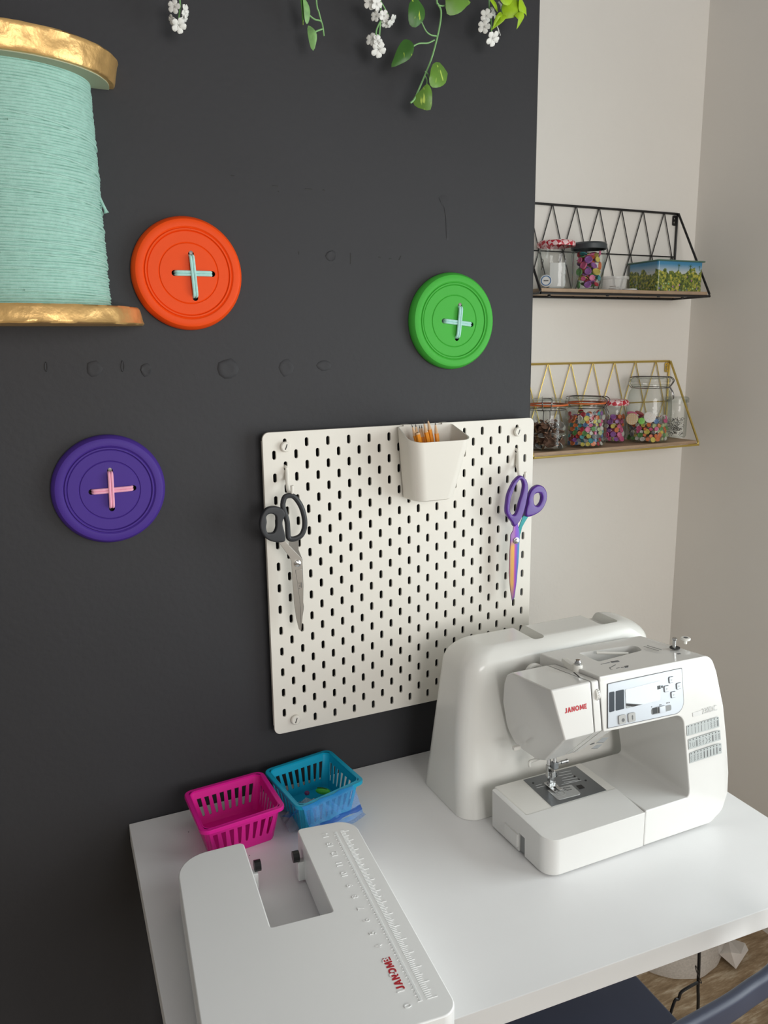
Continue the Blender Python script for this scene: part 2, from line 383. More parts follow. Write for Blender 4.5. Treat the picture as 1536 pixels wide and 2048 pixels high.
def osb():
    m = mat('worn_board_floor', (140, 112, 80), 0.6, bump=0.3, bscale=60); nt = m.node_tree; L = nt.links.new; p = nt.nodes['Principled BSDF']
    tc = nt.nodes.new('ShaderNodeTexCoord'); mp = nt.nodes.new('ShaderNodeMapping'); mp.inputs['Scale'].default_value = (5, 26, 1); mp.inputs['Rotation'].default_value = (0, 0, -0.25)
    L(tc.outputs['Object'], mp.inputs['Vector'])
    n = nt.nodes.new('ShaderNodeTexNoise'); n.inputs['Scale'].default_value = 2.2; n.inputs['Detail'].default_value = 8; n.inputs['Roughness'].default_value = 0.72; L(mp.outputs['Vector'], n.inputs['Vector'])
    rp = nt.nodes.new('ShaderNodeValToRGB'); cr = rp.color_ramp
    cr.elements[0].position = 0.28; cr.elements[0].color = (*lin((110, 88, 62)), 1); cr.elements[1].position = 0.72; cr.elements[1].color = (*lin((222, 208, 184)), 1)
    e = cr.elements.new(0.5); e.color = (*lin((158, 135, 106)), 1)
    L(n.outputs['Fac'], rp.inputs['Fac']); L(rp.outputs['Color'], p.inputs['Base Color']); return m
M_floor = osb()
# ------------------------------------------------------------------ the room
WY, AY, RX, FZ, CZ = 0.025, 0.38, 1.06, 0.0, 2.45     # dark wall, alcove wall, right wall, floor, ceiling
def struct(name, bm, m, parent=None): return tag(obj(name, bm, m, parent), kind='structure')
b = NB(); box(b, -2.6, RX+0.12, -3.2, AY+0.1, -0.06, FZ); struct('floor', b, M_floor)
b = NB(); prism(b, fillet([(-2.6, AY), (-2.6, WY), (0.292, WY), (0.292, AY)], [0, 0, 0.010, 0]), lambda x, y: (x, y, FZ), lambda x, y: (x, y, CZ))
wall_back = struct('wall_back', b, M_dark)
b = NB(); box(b, 0.24, RX+0.12, AY, AY+0.1, FZ, CZ); struct('wall_alcove', b, M_wall)
b = NB()
box(b, RX, RX+0.12, WIN_Y1, AY, FZ, CZ); box(b, RX, RX+0.12, -3.2, WIN_Y0, FZ, CZ)
box(b, RX, RX+0.12, WIN_Y0, WIN_Y1, FZ, WIN_Z0); box(b, RX, RX+0.12, WIN_Y0, WIN_Y1, WIN_Z1, CZ)
struct('wall_right', b, M_wallr)
b = NB()
for (y0, y1, z0, z1) in ((WIN_Y0, WIN_Y1, WIN_Z0, WIN_Z0+0.05), (WIN_Y0, WIN_Y1, WIN_Z1-0.05, WIN_Z1), (WIN_Y0, WIN_Y0+0.05, WIN_Z0+.05, WIN_Z1-.05), (WIN_Y1-0.05, WIN_Y1, WIN_Z0+.05, WIN_Z1-.05), ((WIN_Y0+WIN_Y1)/2-.025, (WIN_Y0+WIN_Y1)/2+.025, WIN_Z0+.05, WIN_Z1-.05), (WIN_Y0+.05, (WIN_Y0+WIN_Y1)/2-.025, 1.42, 1.46), ((WIN_Y0+WIN_Y1)/2+.025, WIN_Y1-.05, 1.42, 1.46)):
    box(b, RX+0.06, RX+0.11, y0, y1, z0, z1)
win = struct('window_1', b, M_frame)
b = NB(); box(b, RX+0.083, RX+0.087, WIN_Y0+.05, WIN_Y1-.05, WIN_Z0+.05, WIN_Z1-.05); struct('window_pane', b, M_glass, win)
b = NB(); FX0, FX1, FZ0, FZ1 = -.65, .75, 1.1, 2.4
box(b, -2.6, FX0, -3.2, -3.1, FZ, CZ); box(b, FX1, RX, -3.2, -3.1, FZ, CZ); box(b, FX0, FX1, -3.2, -3.1, FZ, FZ0); box(b, FX0, FX1, -3.2, -3.1, FZ1, CZ)
struct('added_wall_front', b, M_wallr)  # unseen wall, its opening added to house the front fill lamp
b = NB(); 
for (x0, x1, z0, z1) in ((FX0, FX1, FZ0, FZ0+.05), (FX0, FX1, FZ1-.05, FZ1), (FX0, FX0+.05, FZ0+.05, FZ1-.05), (FX1-.05, FX1, FZ0+.05, FZ1-.05)): box(b, x0, x1, -3.19, -3.14, z0, z1)
struct('added_front_window', b, M_frame)  # made-up window frame around the fill lamp
b = NB(); box(b, -2.7, -2.6, -3.2, AY, FZ, CZ); struct('added_wall_left', b, M_wallr)  # unseen wall added to keep ambient light out on the left
# flaws of the painted plaster: filler patches and dents
def patch(pts, h=0.0009):
    b = NB(); P = [at(u, v, Y=WY) for u, v in pts]; c = sum(P, Vector())/len(P)
    o = [b.verts.new((p.x, WY+0.0004, p.z)) for p in P]; i_ = [b.verts.new((c.x+(p.x-c.x)*.8, WY-h, c.z+(p.z-c.z)*.8)) for p in P]
    i2 = [b.verts.new((c.x+(p.x-c.x)*.45, WY-h*.4, c.z+(p.z-c.z)*.45)) for p in P]; n = len(P)
    for A, B in ((o, i_), (i_, i2)):
        for k in range(n): b.faces.new((A[k], A[(k+1) % n], B[(k+1) % n], B[k]))
    b.faces.new(i2)
    obj('paint_flaw', b, M_dark, wall_back, smooth=60)
def ellipse(u, v, a, c, n=10, jit=0.12): return [(u+a*math.cos(2*math.pi*k/n)*(1+random.uniform(-jit, jit)), v+c*math.sin(2*math.pi*k/n)*(1+random.uniform(-jit, jit))) for k in range(n)]
patch(ellipse(455, 738, 24, 21), 0.0026)
for u, v, a, c in ((572, 735, 15, 19), (648, 731, 15, 11), (188, 737, 17, 17), (292, 740, 12, 14), (662, 512, 11, 12), (245, 733, 4, 13), (92, 733, 3, 12)): patch(ellipse(u, v, a, c), 0.0015)
patch([(876, 392), (885, 386), (896, 390), (899, 420), (898, 484), (893, 486), (892, 440), (886, 405)], 0.0007)
def nick(u, v, du, dv):
    b = NB(); p = at(u, v, Y=WY); q = at(u+du, v+dv, Y=WY)
    tube(b, [p+Vector((0, 0.0004, 0)), q+Vector((0, 0.0004, 0))], 0.0011, 6); obj('paint_nick', b, M_gap, wall_back)
for a in ((545, 372, 11, 1), (610, 378, 14, 1), (462, 351, 7, 1), (646, 380, 4, 1), (701, 506, 0, 22), (597, 503, 1, 6), (798, 520, 4, -8), (757, 514, 4, 1), (778, 518, 5, 0), (557, 382, 0, 2)): nick(*a)
# ------------------------------------------------------------------ desk
DZ = 0.749
DP = [(-0.546, 0.0235), (-0.5675, -0.575), (0.4735, -0.626), (0.497, 0.0235)]
desk = thing('desk', 'white desk with plain square-edged top against the charcoal wall', 'desk', (0, -0.3, 0))
b = NB(); prism(b, DP, lambda x, y: (x, y, DZ-0.034), lambda x, y: (x, y, DZ)); bevel(b, 0.0012, 2); obj('desk_top', b, M_desk, desk)
for (x, y) in ((-0.48, -0.06), (-0.50, -0.50), (0.42, -0.56), (0.43, -0.06)):
    b = NB(); lathe(b, [(0.014, 0), (0.014, 0.012), (0.024, 0.66), (0.03, 0.70), (0.05, 0.703), (0.05, DZ-0.034)], 20, (x, y, 0)); obj('leg', b, M_white, desk)
for u, v in ((377, 1664), (499, 1711)):
    p = at(u, v, Z=DZ); b = NB(); lathe(b, [(0.0011, 0), (0.0006, 0.0006), (0, 0.0008)], 8, (p.x, p.y, DZ-0.0002)); obj('speck', b, M_gap, desk)
# ------------------------------------------------------------------ pegboard with slots
board = thing('pegboard', 'white slotted pegboard with rounded corners screwed to the charcoal wall', 'pegboard', (0, 0, 1.15))
def slot(cx, cy, w=0.0064, h=0.0160):
    r = w/2; s = h/2-r; n = 5
    return [(cx+r*math.cos(math.pi*k/n), cy+s+r*math.sin(math.pi*k/n)) for k in range(n+1)] + [(cx-r*math.cos(math.pi*k/n), cy-s-r*math.sin(math.pi*k/n)) for k in range(n+1)]
loops = [fillet([(-.28, -.28), (.28, -.28), (.28, .28), (-.28, .28)], 0.012, 6)]
for r_ in range(27):
    z = 0.26-0.02*r_
    if r_ % 2 == 0: loops += [slot(-0.24+0.04*k, z) for k in range(13)]
    else: loops += [slot(-0.26+0.04*k, z) for k in range(14)]
MB = Matrix(((1, 0, 0, 0), (0, 0, 1, 0.0), (0, 1, 0, 1.15), (0, 0, 0, 1)))   # plate XY -> XZ, thickness towards the wall
obj('panel', plate(loops, 0.0048, 0.0007, MB), M_board, board, smooth=40)
for sx in (-1, 1):                                    # the turned-back rim and spacers that hold it off the wall
    b = NB(); box(b, sx*.2775-.0015, sx*.2775+.0015, .005, .0115, 0.885, 1.415); obj('rim', b, M_board, board)
for u, v, x, z in ((571, 893, -.24, .26-.006), (1035, 863, .24, .26-.006), (592, 1445, -.24, -.26+.004), (0, 0, .24, -.26+.004)):
    b = NB(); c = Vector((x, 0, 1.15+z)); cyl(b, c+Vector((0, -.006, 0)), c+Vector((0, .0245, 0)), .006, 20)
    k = obj('screw', b, M_board, board)
    b = NB(); lathe(b, [(0.009, 0), (0.009, .004), (.0075, .0055), (0, .0055)], 24, M=Matrix.Translation(c+Vector((0, -.002, 0))) @ Matrix.Rotation(R(90), 4, 'X')); obj('screw_head', b, M_board, k)
    b = NB(); box(b, -.0008, .0008, -.0079, -.0074, -.005, .005, Matrix.Translation(c) @ Matrix.Rotation(R(20), 4, 'Y')); obj('screw_slot', b, M_gap, k)
# hooks
def hook(label, x, ztop, zb, out, tx):
    h = thing('peg_hook', label, 'hook', (x, 0, 1.15+zb), group=None)
    b = NB(); a = Vector((x, 0.008, ztop)); 
    pts = [a+Vector((0, 0, .004)), a+Vector((0, -.011, .002)), a+Vector((0, -.013, -.004)), Vector((tx, -out*.8, zb+.012)), Vector((tx, -out, zb+.002)), Vector((tx+.001, -out-.010, zb-.002)), Vector((tx+.002, -out-.014, zb+.004)), Vector((tx+.002, -out-.015, zb+.014))]
    tube(b, spline(pts, 4), .0030, 8)
    b2 = [Vector((x, -.0024, ztop-.006)), Vector((x-.001, -.0024, zb+.02)), Vector((tx, -out*.8, zb+.012))]
    tube(b, b2, .0023, 8)
    obj('hook_wire', b, M_board, h); return h
kz = 1.15
hook('white wire hook near the left edge of the pegboard, holding black scissors', -.24, kz+.215, at(583, 985, Y=-.03).z, .026, at(577, 985, Y=-.026).x)
hook('white wire hook near the right edge of the pegboard, holding purple scissors', .24, kz+.215, at(1040, 957, Y=-.03).z, .026, at(1040, 957, Y=-.026).x)
# ------------------------------------------------------------------ scissors
def c5p(q): return (500+q[0]/4.656, 850+q[1]/4.656)
def c6p(q): return (980+q[0]/6.023, 880+q[1]/6.023)
def flat(loops, conv, Y, th, bev=0.0006, grow=0.0):
    L2 = []
    for lp in loops:
        P = [at(*conv(q), Y=Y) for q in lp]; L2.append([(p.x, p.z) for p in P])
    M = Matrix(((1, 0, 0, 0), (0, 0, -1, Y+th/2), (0, 1, 0, 0), (0, 0, 0, 1)))
    return plate(L2, th, bev, M, 2, grow)
def smooth2(lp, n=3): return [(p.x, p.y) for p in spline([(q[0], q[1], 0) for q in lp], n, True)]
SY = -0.038
sc = thing('scissors', 'large steel scissors with black loop handles on the left of the pegboard', 'scissors', at(595, 1110, Y=SY))
obj('blade', flat([[(362, 1060), (450, 1060), (452, 1160), (488, 1250), (497, 1500), (495, 1650), (501, 1690), (498, 1720), (470, 1905), (400, 1500), (390, 1250), (365, 1150)]], c5p, SY+.0025, .002, .0004), M_bladeB, sc)
bA = obj('blade', flat([[(235, 1050), (300, 1050), (330, 1085), (478, 1240), (490, 1290), (486, 1340), (420, 1350), (440, 1480), (468, 1700), (474, 1920), (455, 1900), (430, 1800), (410, 1650), (395, 1450), (385, 1270), (365, 1225)]], c5p, SY, .002, .0004), M_bladeA, sc)
obj('blade_bevel', flat([[(424, 1350), (486, 1342), (494, 1500), (495, 1700), (488, 1800), (476, 1915), (470, 1700), (442, 1480)]], c5p, SY+.0006, .0016, .0003), M_bladeA, bA)
b = flat([smooth2([(95, 905), (110, 840), (145, 785), (195, 762), (250, 765), (295, 785), (318, 830), (297, 875), (290, 920), (310, 1000), (318, 1060), (300, 1080), (240, 1082), (170, 1062), (120, 1015), (97, 960)]),
          smooth2([(145, 900), (140, 850), (165, 822), (205, 818), (240, 840), (247, 880), (247, 930), (238, 975), (215, 1005), (175, 1010), (150, 1000), (138, 950)])], c5p, SY-.001, .011, .0026, .0013)
obj('handle', b, M_grip, sc)
b = NB(); tube(b, [at(*c5p((q[0], q[1])), Y=SY-.001) for q in smooth2([(308, 720), (325, 672), (365, 657), (410, 668), (455, 722), (488, 790), (508, 880), (506, 960), (478, 1025), (430, 1055), (385, 1062), (358, 1045), (352, 980), (346, 900), (325, 820), (308, 765)], 3)], .0047, 10, True); obj('handle', b, M_grip, sc)
p = at(*c5p((440, 1287)), Y=SY); b = NB(); lathe(b, [(0.0062, 0), (.0058, .0022), (.003, .0034), (0, .0036)], 20, M=Matrix.Translation(p+Vector((0, -.0008, 0))) @ Matrix.Rotation(R(90), 4, 'X')); pv = obj('pivot_screw', b, M_steel, sc)
b = NB(); box(b, -.004, .004, -.0047, -.0042, -.0006, .0006, Matrix.Translation(p) @ Matrix.Rotation(R(40), 4, 'Y')); obj('screw_slot', b, M_gap, pv)
b = NB()
for (u, v, w, h) in ((452, 1470, 10, 4), (452, 1522, 14, 4), (474, 1465, 4, 60), (462, 1490, 3, 22)):
    p = at(*c5p((u, v)), Y=SY); box(b, p.x, p.x+w*.00016, SY-.00145, SY-.0009, p.z-h*.00016, p.z)
obj('engraving', b, M_print, bA)
SP = -0.036
sp_ = thing('scissors', 'dressmaking scissors with purple handles and rainbow blades on the pegboard right', 'scissors', at(1030, 1080, Y=SP))
obj('blade', flat([[(350, 1105), (335, 1080), (395, 920), (440, 890), (465, 915), (420, 985), (385, 1050), (362, 1140), (354, 1200), (345, 1400), (320, 1700), (292, 1900), (275, 1925), (300, 1300)]], c6p, SP+.0026, .002, .0004), M_tealm, sp_)
b = flat([[(285, 1005), (330, 990), (352, 1110), (355, 1160), (340, 1480), (312, 1750), (290, 1890), (265, 1935), (242, 1800), (228, 1600), (236, 1350), (247, 1140), (275, 1090)]], c6p, SP, .0024, .0006); obj('blade', b, M_anod, sp_)
b = flat([smooth2([(455, 700), (490, 605), (540, 556), (590, 548), (640, 580), (668, 650), (660, 730), (620, 815), (560, 872), (470, 912), (425, 905), (430, 830), (448, 770)]),
          smooth2([(505, 700), (520, 650), (560, 628), (600, 637), (617, 680), (610, 740), (580, 785), (545, 800), (515, 772)])], c6p, SP+.001, .011, .0030, .0012); obj('handle', b, M_pgrip, sp_)
b = flat([smooth2([(345, 436), (285, 495), (240, 580), (208, 660), (192, 760), (186, 850), (205, 910), (260, 985), (278, 1030), (300, 1022), (350, 960), (385, 880), (415, 770), (438, 640), (440, 540), (415, 470), (380, 440)]),
          smooth2([(348, 470), (305, 520), (270, 600), (240, 680), (226, 760), (222, 840), (240, 890), (270, 910), (305, 890), (330, 830), (350, 750), (378, 660), (396, 560), (388, 500), (370, 472)])], c6p, SP-.001, .010, .0026, .0010); h1 = obj('handle', b, M_pgrip, sp_)
p = at(*c6p((310, 1210)), Y=SP); b = NB(); lathe(b, [(0.0066, 0), (.0066, .0015), (.0045, .002), (.0035, .0045), (0, .005)], 20, M=Matrix.Translation(p+Vector((0, -.001, 0))) @ Matrix.Rotation(R(90), 4, 'X')); obj('pivot_screw', b, M_steel, sp_)
# ------------------------------------------------------------------ pencil cup and pencils
cup = thing('pencil_cup', 'white tapered plastic cup hooked over the pegboard top edge, holding pencils', 'cup', (0.03, -.045, 1.29))
fl, fr_ = at(822, 887, Y=-.088), at(947, 879, Y=-.088); bl, br = at(794, 853, Y=-.002), at(903, 847.5, Y=-.002)
gl_, gr_ = at(835, 1004, Y=-.058), at(912, 1000, Y=-.058)
zt, zf, zb = (bl.z+br.z)/2, (fl.z+fr_.z)/2, (gl_.z+gr_.z)/2
def ring(t, inset, bm):
    L_ = lambda a, c: a+(c-a)*t
    bx0, bx1 = L_(gl_.x-.003, bl.x)+inset, L_(gr_.x+.004, br.x)-inset
    fx0, fx1, fy = L_(gl_.x, fl.x)+inset, L_(gr_.x, fr_.x)-inset, L_(-.058, -.088)+inset
    by = -.0035-inset
    pl = fillet([(bx0, by), (fx0, fy), (fx1, fy), (bx1, by)], [.004, .022, .022, .004], 6)
    out = []
    for x, y in pl:
        s = (y-by)/(fy-by); z = L_(zb, zt+(zf-zt)*s); out.append(bm.verts.new((x, y, z)))
    return out
b = NB(); T = [0, .02, .25, .5, .75, 1]; rings = [ring(t, .004 if t == 0 else 0, b) for t in T]+[ring(t, .0018, b) for t in T[::-1][:-1]]
for A, B in zip(rings, rings[1:]):
    n = len(A)
    for k in range(n): b.faces.new((A[k], A[(k+1) % n], B[(k+1) % n], B[k]))
b.faces.new(rings[0]); b.faces.new(rings[-1]); obj('cup_body', b, M_board, cup, smooth=40)
for x in (bl.x+.012, br.x-.022):
    b = NB(); prism(b, [(-.005, zt-.004), (.0062, zt-.004), (.0062, zt-.02), (.009, zt-.02), (.009, zt+.003), (-.005, zt+.003)], lambda y, z: (x, y, z), lambda y, z: (x+.014, y, z)); obj('hanger', b, M_board, cup)
tips = [(823, 848, -.05, 0), (831, 847, -.035, 0), (838.5, 850, -.03, 0), (842.5, 849.5, -.022, 0), (847, 841, -.045, 0), (855, 835.5, -.04, 0), (870, 843, -.045, 0), (835, 864, -.058, 1)]
bots = [(.030, -.045), (.020, -.030), (.035, -.022), (.042, -.018), (.045, -.040), (.052, -.034), (.050, -.046), (.020, -.048)]
where = ['leftmost in the cup', 'second from the left, half hidden', 'thin dark tip near the middle', 'hidden behind the middle pencils', 'broad, in the middle of the bunch', 'tallest, sharpened longest', 'rightmost, standing apart', 'short and blunt, in front at left']
for i, (u, v, Y, blunt) in enumerate(tips):
    p1 = at(u, v, Y=Y); p0 = Vector((*bots[i], zb+.006)); d = (p1-p0).normalized(); Lp = (p1-p0).length
    pc = thing('pencil', 'orange pencil point up in the white cup: '+where[i], 'pencil', p0, group='pencils in the white cup')
    b = NB(); tube(b, [p0, p1-d*(.022 if not blunt else .004)], .0041, 6); obj('shaft', b, M_pencil, pc, smooth=20)
    b = NB(); tube(b, [p1-d*(.022 if not blunt else .004), p1-d*(.006 if not blunt else .001)], [.0040, .0013] if not blunt else [.0041, .0032], 8); obj('sharpened_end', b, M_pwood, pc)
    b = NB(); tube(b, [p1-d*(.006 if not blunt else .001), p1], [.0012, .0002] if not blunt else [.001, .0009], 8); obj('lead', b, M_lead, pc)
# ------------------------------------------------------------------ giant cord spool on the wall
SC = (-0.632, WY-0.0005); spool = thing('giant_spool', 'oversized half thread spool wound with mint cord, gold foil rims, on wall', 'spool', (SC[0], SC[1], 1.605))
def half(bm, prof, n=48, flat_y=0.9, jit=0.0):
    rings = []
    for r, z in prof:
        rings.append([bm.verts.new((SC[0]+r*math.cos(math.pi+math.pi*k/n), SC[1]+flat_y*r*math.sin(math.pi+math.pi*k/n), z)) for k in range(n+1)])
    for A, B in zip(rings, rings[1:]):
        for k in range(n): bm.faces.new((A[k], A[k+1], B[k+1], B[k]))
    return rings
ZB0, ZB1, ZT0, ZT1 = 1.6085, 1.636, 1.955, 1.990
def crinkle(bm, amp, sc=55):
    from mathutils import noise
    for v in bm.verts:
        if v.co.y < SC[1]-0.004:
            nz = noise.noise(v.co*sc)+.6*noise.noise(v.co*sc*2.3); dr = Vector((v.co.x-SC[0], v.co.y-SC[1], 0)).normalized()
            v.co += dr*nz*amp + Vector((0, 0, noise.noise(v.co*sc*1.4+Vector((9, 3, 1)))*amp*.5))
def flange(z0, z1, r0, r1, fy):
    b = NB(); prof = [(.05, z0), (r0*.9, z0), (r0-.002, z0+.0005), (r0, z0+.003)]+[(r0+(r1-r0)*t, z0+(z1-z0)*t) for t in (.2, .35, .5, .65, .8)]+[(r1, z1-.003), (r1-.002, z1-.0005), (r1*.9, z1), (.05, z1)]
    rg = half(b, prof, 90, fy); 
    for k in (0, -1): b.faces.new([r_[k] for r_ in rg])
    b.faces.new([v for v in rg[0]]); b.faces.new([v for v in rg[-1]])
    crinkle(b, .0012); return b
obj('gold_rim', flange(ZT0, ZT1, .1535, .160, .80), M_gold, spool, smooth=50)
obj('gold_rim', flange(ZB0, ZB1, .172, .166, .80), M_gold, spool, smooth=50)
b = NB(); rg = half(b, [(.1455, ZT0-.0012), (.1455, ZT0+.001), (.05, ZT0+.001), (.05, ZT0-.0012)], 48, .80); b.faces.new([v for v in rg[0]]+[v for v in rg[-1]][::-1])
obj('rim_underside', b, M_under, spool)
from mathutils import noise as _nz
b = NB(); NW = 82; z0, z1 = ZB1-.001, ZT0+.001; rows = []; n = 60; NR = NW*7
slopes = [random.uniform(-1, 1) for _ in range(20)]
for i in range(NR+1):
    t = i/NR; z = z0+(z1-z0)*t; rr = []
    for k in range(n+1):
        a = math.pi+math.pi*k/n; wob = .006*_nz.noise(Vector((k/n*1.6, t*9, 3)))*math.sin(math.pi*t)+.0012*_nz.noise(Vector((k/n*4, t*30, 7)))
        ph = ((t+wob/(z1-z0))*NW) % 1.0; lvl = _nz.noise(Vector((int((t+wob/(z1-z0))*NW)*.73, k/n*1.3, 1)))
        rad = .1165+(.1215-.1165)*(1-t)+.0028*math.sqrt(max(0, 1-(2*ph-1)**2))+.0015*lvl
        rr.append(b.verts.new((SC[0]+rad*math.cos(a), SC[1]+.80*rad*math.sin(a), z)))
    rows.append(rr)
for A, B in zip(rows, rows[1:]):
    for k in range(n): b.faces.new((A[k], A[k+1], B[k+1], B[k]))
obj('wound_cord', b, M_mint, spool, smooth=60)
b = NB()                                             # stray turns lying across the others
for t0, t1, a0, a1 in ((.80, .72, .25, .97), (.66, .585, .2, .99), (.50, .435, .1, .99), (.41, .35, .3, .99), (.34, .30, .05, .95), (.28, .235, .2, .99), (.245, .20, .35, .99), (.22, .185, .4, .985), (.16, .13, .3, .99), (.75, .715, .5, .99), (.565, .53, .3, .9), (.06, .045, .5, .99)):
    pts = []
    for k in range(25):
        s = k/24; t = t0+(t1-t0)*s**1.6; a = math.pi+math.pi*(a0+(a1-a0)*s); rad = .1165+.005*(1-t)+.0022
        pts.append((SC[0]+rad*math.cos(a), SC[1]+.80*rad*math.sin(a), z0+(z1-z0)*t))
    tube(b, pts, .0019, 6)
obj('stray_turn', b, M_mint, spool)
b = NB(); tube(b, spline([at(193, 382, Y=.012), at(198, 393, Y=.004), at(206, 410, Y=.0), at(210, 418, Y=.0), at(213, 426, Y=.0)], 4), [.0022]*13+[.0024, .0028, .0034, .004], 7); obj('loose_end', b, M_mint, spool)
# ------------------------------------------------------------------ big buttons
def big_button(col, cu, cv, holes, m, cord, label):
    c = at(cu, cv, Y=0.004); c.y = WY
    o = thing('wall_button', label, 'button', (c.x, WY, c.z), group=None)
    T_ = Matrix.Translation(c) @ Matrix.Rotation(R(90), 4, 'X')    # lathe axis -> towards the room
    rd = .0885; b = NB()
    prof = [(0, .017), (.0455, .017), (.0468, .0158), (.048, .017), (.064, .0172), (.0652, .016), (.0664, .0184), (.0684, .0184), (.0696, .0165), (.072, .0185), (.078, .0192), (.083, .0175), (.0865, .013), (.0885, .006), (.088, .0005), (.085, .0003), (.084, .006), (.080, .0135), (.070, .0145), (0, .0135)]
    lathe(b, prof, 72, M=T_)
    H = [at(u, v, Y=WY-.017) for u, v in holes]; cuts = []
    for h in H:
        cb = NB(); cyl(cb, (h.x, WY-.03, h.z), (h.x, WY-.002, h.z), .0046, 16); cuts.append(cb)
    b = boolean(b, cuts); obj('button_disc', b, m, o, smooth=30)
    top = WY-.017
    def strand(p, q, name):
        b = NB(); d = (q-p); d.y = 0; d.normalize(); s = Vector((d.z, 0, -d.x))
        off = .0048 if name == 0 else .0024
        for sg in (-1, 1):
            o_ = s*sg*.0021
            pts = [p+o_+Vector((0, .008, 0))+d*.0015, p+o_+d*.0028+Vector((0, -.0006, 0)), p+o_+d*.008+Vector((0, -off, 0)), (p+q)/2+o_+Vector((0, -off, 0)), q+o_-d*.008+Vector((0, -off, 0)), q+o_-d*.0028+Vector((0, -.0006, 0)), q+o_+Vector((0, .008, 0))-d*.0015]
            tube(b, spline(pts, 3), .0023, 8)
        obj('cord_stitch', b, cord, o)
    strand(H[0], H[1], 1); strand(H[2], H[3], 0)
    b = NB(); h = H[2]; lathe(b, [(0.0032, 0), (.003, .0015), (0, .002)], 14, M=Matrix.Translation((h.x, WY-.0155, h.z+.0022)) @ Matrix.Rotation(R(90), 4, 'X')); obj('nail_head', b, M_nail, o)
big_button('orange', 379, 546, [(349, 546), (425, 548), (382, 508), (391, 596)], M_orange, M_aqua, 'giant orange button sewn with pale aqua cord, on the charcoal wall')
big_button('green', 911, 642, [(888, 642), (943, 649), (920, 611), (914, 677)], M_green, M_aqua, 'giant green button sewn with pale aqua cord, on the charcoal wall')
big_button('purple', 221, 981, [(183, 984), (267, 976), (220, 942), (224, 1017)], M_purple, M_pink, 'giant purple button sewn with pink cord, on the charcoal wall')
# ------------------------------------------------------------------ hanging vines
def leaf(px, Y, m, parent, bulge=.005, tilt=0.0):
    P = spline([at(u, v, Y=Y) for u, v in px], 2, True); n = len(P); ti = 2*(len(px)//2); c = sum(P, Vector())/n; tip, base = P[ti], P[0]
    b = NB(); ax = (tip-base).normalized()
    def surf(p):
        rel = p-base; t = rel.dot(ax); perp = (rel-ax*t).length
        return Vector((p.x, p.y+perp*.35-.006*math.sin(max(0, min(1, t/(tip-base).length))*math.pi)+tilt*(p.x-c.x), p.z))
    rim = [b.verts.new(surf(p)) for p in P]; mid = [b.verts.new(surf(base.lerp(tip, t))) for t in (.25, .5, .75)]
    inner = [base, *[base.lerp(tip, t) for t in (.25, .5, .75)], tip]
    chain = [rim[0], *mid, rim[ti]]
    for side in (rim[0:ti+1], [rim[0]]+rim[ti:][::-1]):
        k = len(side)
        for i in range(k-1):
            a = chain[min(4, round(i*4/(k-1)))]; a2 = chain[min(4, round((i+1)*4/(k-1)))]
            vs = []
            for v in (side[i], side[i+1], a2, a):
                if v not in vs: vs.append(v)
            if len(vs) >= 3: b.faces.new(vs)
    bmesh.ops.recalc_face_normals(b, faces=b.faces[:])
    r_ = bmesh.ops.solidify(b, geom=b.faces[:], thickness=.0006)
    return obj('leaf', b, m, parent, smooth=50)
def stem(pts, Y, parent, r=.0013, m=None, name='stem'):
    b = NB(); tube(b, spline([at(u, v, Y=Y) if not isinstance(u, Vector) else u for u, v in pts], 4), r, 6); return obj(name, b, m or M_stem, parent)
def flower_bm(np_=5, R_=.0098, cup_=.35):
    b = NB()
    for k in range(np_):
        a = 2*math.pi*k/np_; prev = None
        for (t, w, z) in ((.05, .14, .02), (.35, .30, .16), (.65, .40, .22), (.88, .34, .18), (1.0, .12, .12)):
            row = []
            for s in (-1, 0, 1):
                x, y = t*R_, s*w*R_; zz = z*R_*cup_*2-(abs(s)*-.12*R_)
                row.append(b.verts.new((x*math.cos(a)-y*math.sin(a), x*math.sin(a)+y*math.cos(a), zz)))
            if prev:
                for j in (0, 1): b.faces.new((prev[j], row[j], row[j+1], prev[j+1]))
            prev = row
    bmesh.ops.recalc_face_normals(b, faces=b.faces[:]); bmesh.ops.solidify(b, geom=b.faces[:], thickness=.0005)
    return b
FL_ME = None
def flower(u, v, Y, parent, aim, s=1.0):
    global FL_ME
    p = at(u, v, Y=Y)
    if FL_ME is None:
        b = flower_bm(); me = bpy.data.meshes.new('flower'); bmesh.ops.recalc_face_normals(b, faces=b.faces[:]); b.to_mesh(me); b.free(); me.shade_smooth(); me.materials.append(M_flower); FL_ME = me
    o = bpy.data.objects.new('flower', FL_ME); COL.objects.link(o); o.parent = parent
    o.location = p-shift_root(parent); o.rotation_euler = Vector(aim).to_track_quat('Z', 'Y').to_euler(); o.scale = (s, s, s)
VZ = 2.24
gar = thing('vine_garland', 'long green artificial garland wire along the wall above the hanging vines', 'garland', (-.1, 0, VZ))
b = NB(); tube(b, spline([(-.52+.09*k, -.004+.012*math.sin(k*1.7), VZ+.012*math.sin(k*2.3)) for k in range(10)], 4), .004, 8); obj('garland_stem', b, M_stem, gar)
for x in (-.45, -.05, .27):
    b = NB(); cyl(b, (x, WY, VZ+.012), (x, -.02, VZ+.016), .002, 8); obj('nail', b, M_nail, gar)
def vine(label, u, Y=-.012): return thing('hanging_vine', label, 'vine', at(u, 0, Y=Y)+Vector((0, 0, .02)), group=None)
up = lambda u, Y, dx=0: (Vector((at(u, 0, Y=Y).x+dx, Y*.3, VZ)), 0)
v1 = vine('short sprig ending in white star flowers, leftmost of the hanging vines', 357)
stem([up(357, -.015), (359, -8), (360, 15), (357, 44)], -.015, v1)
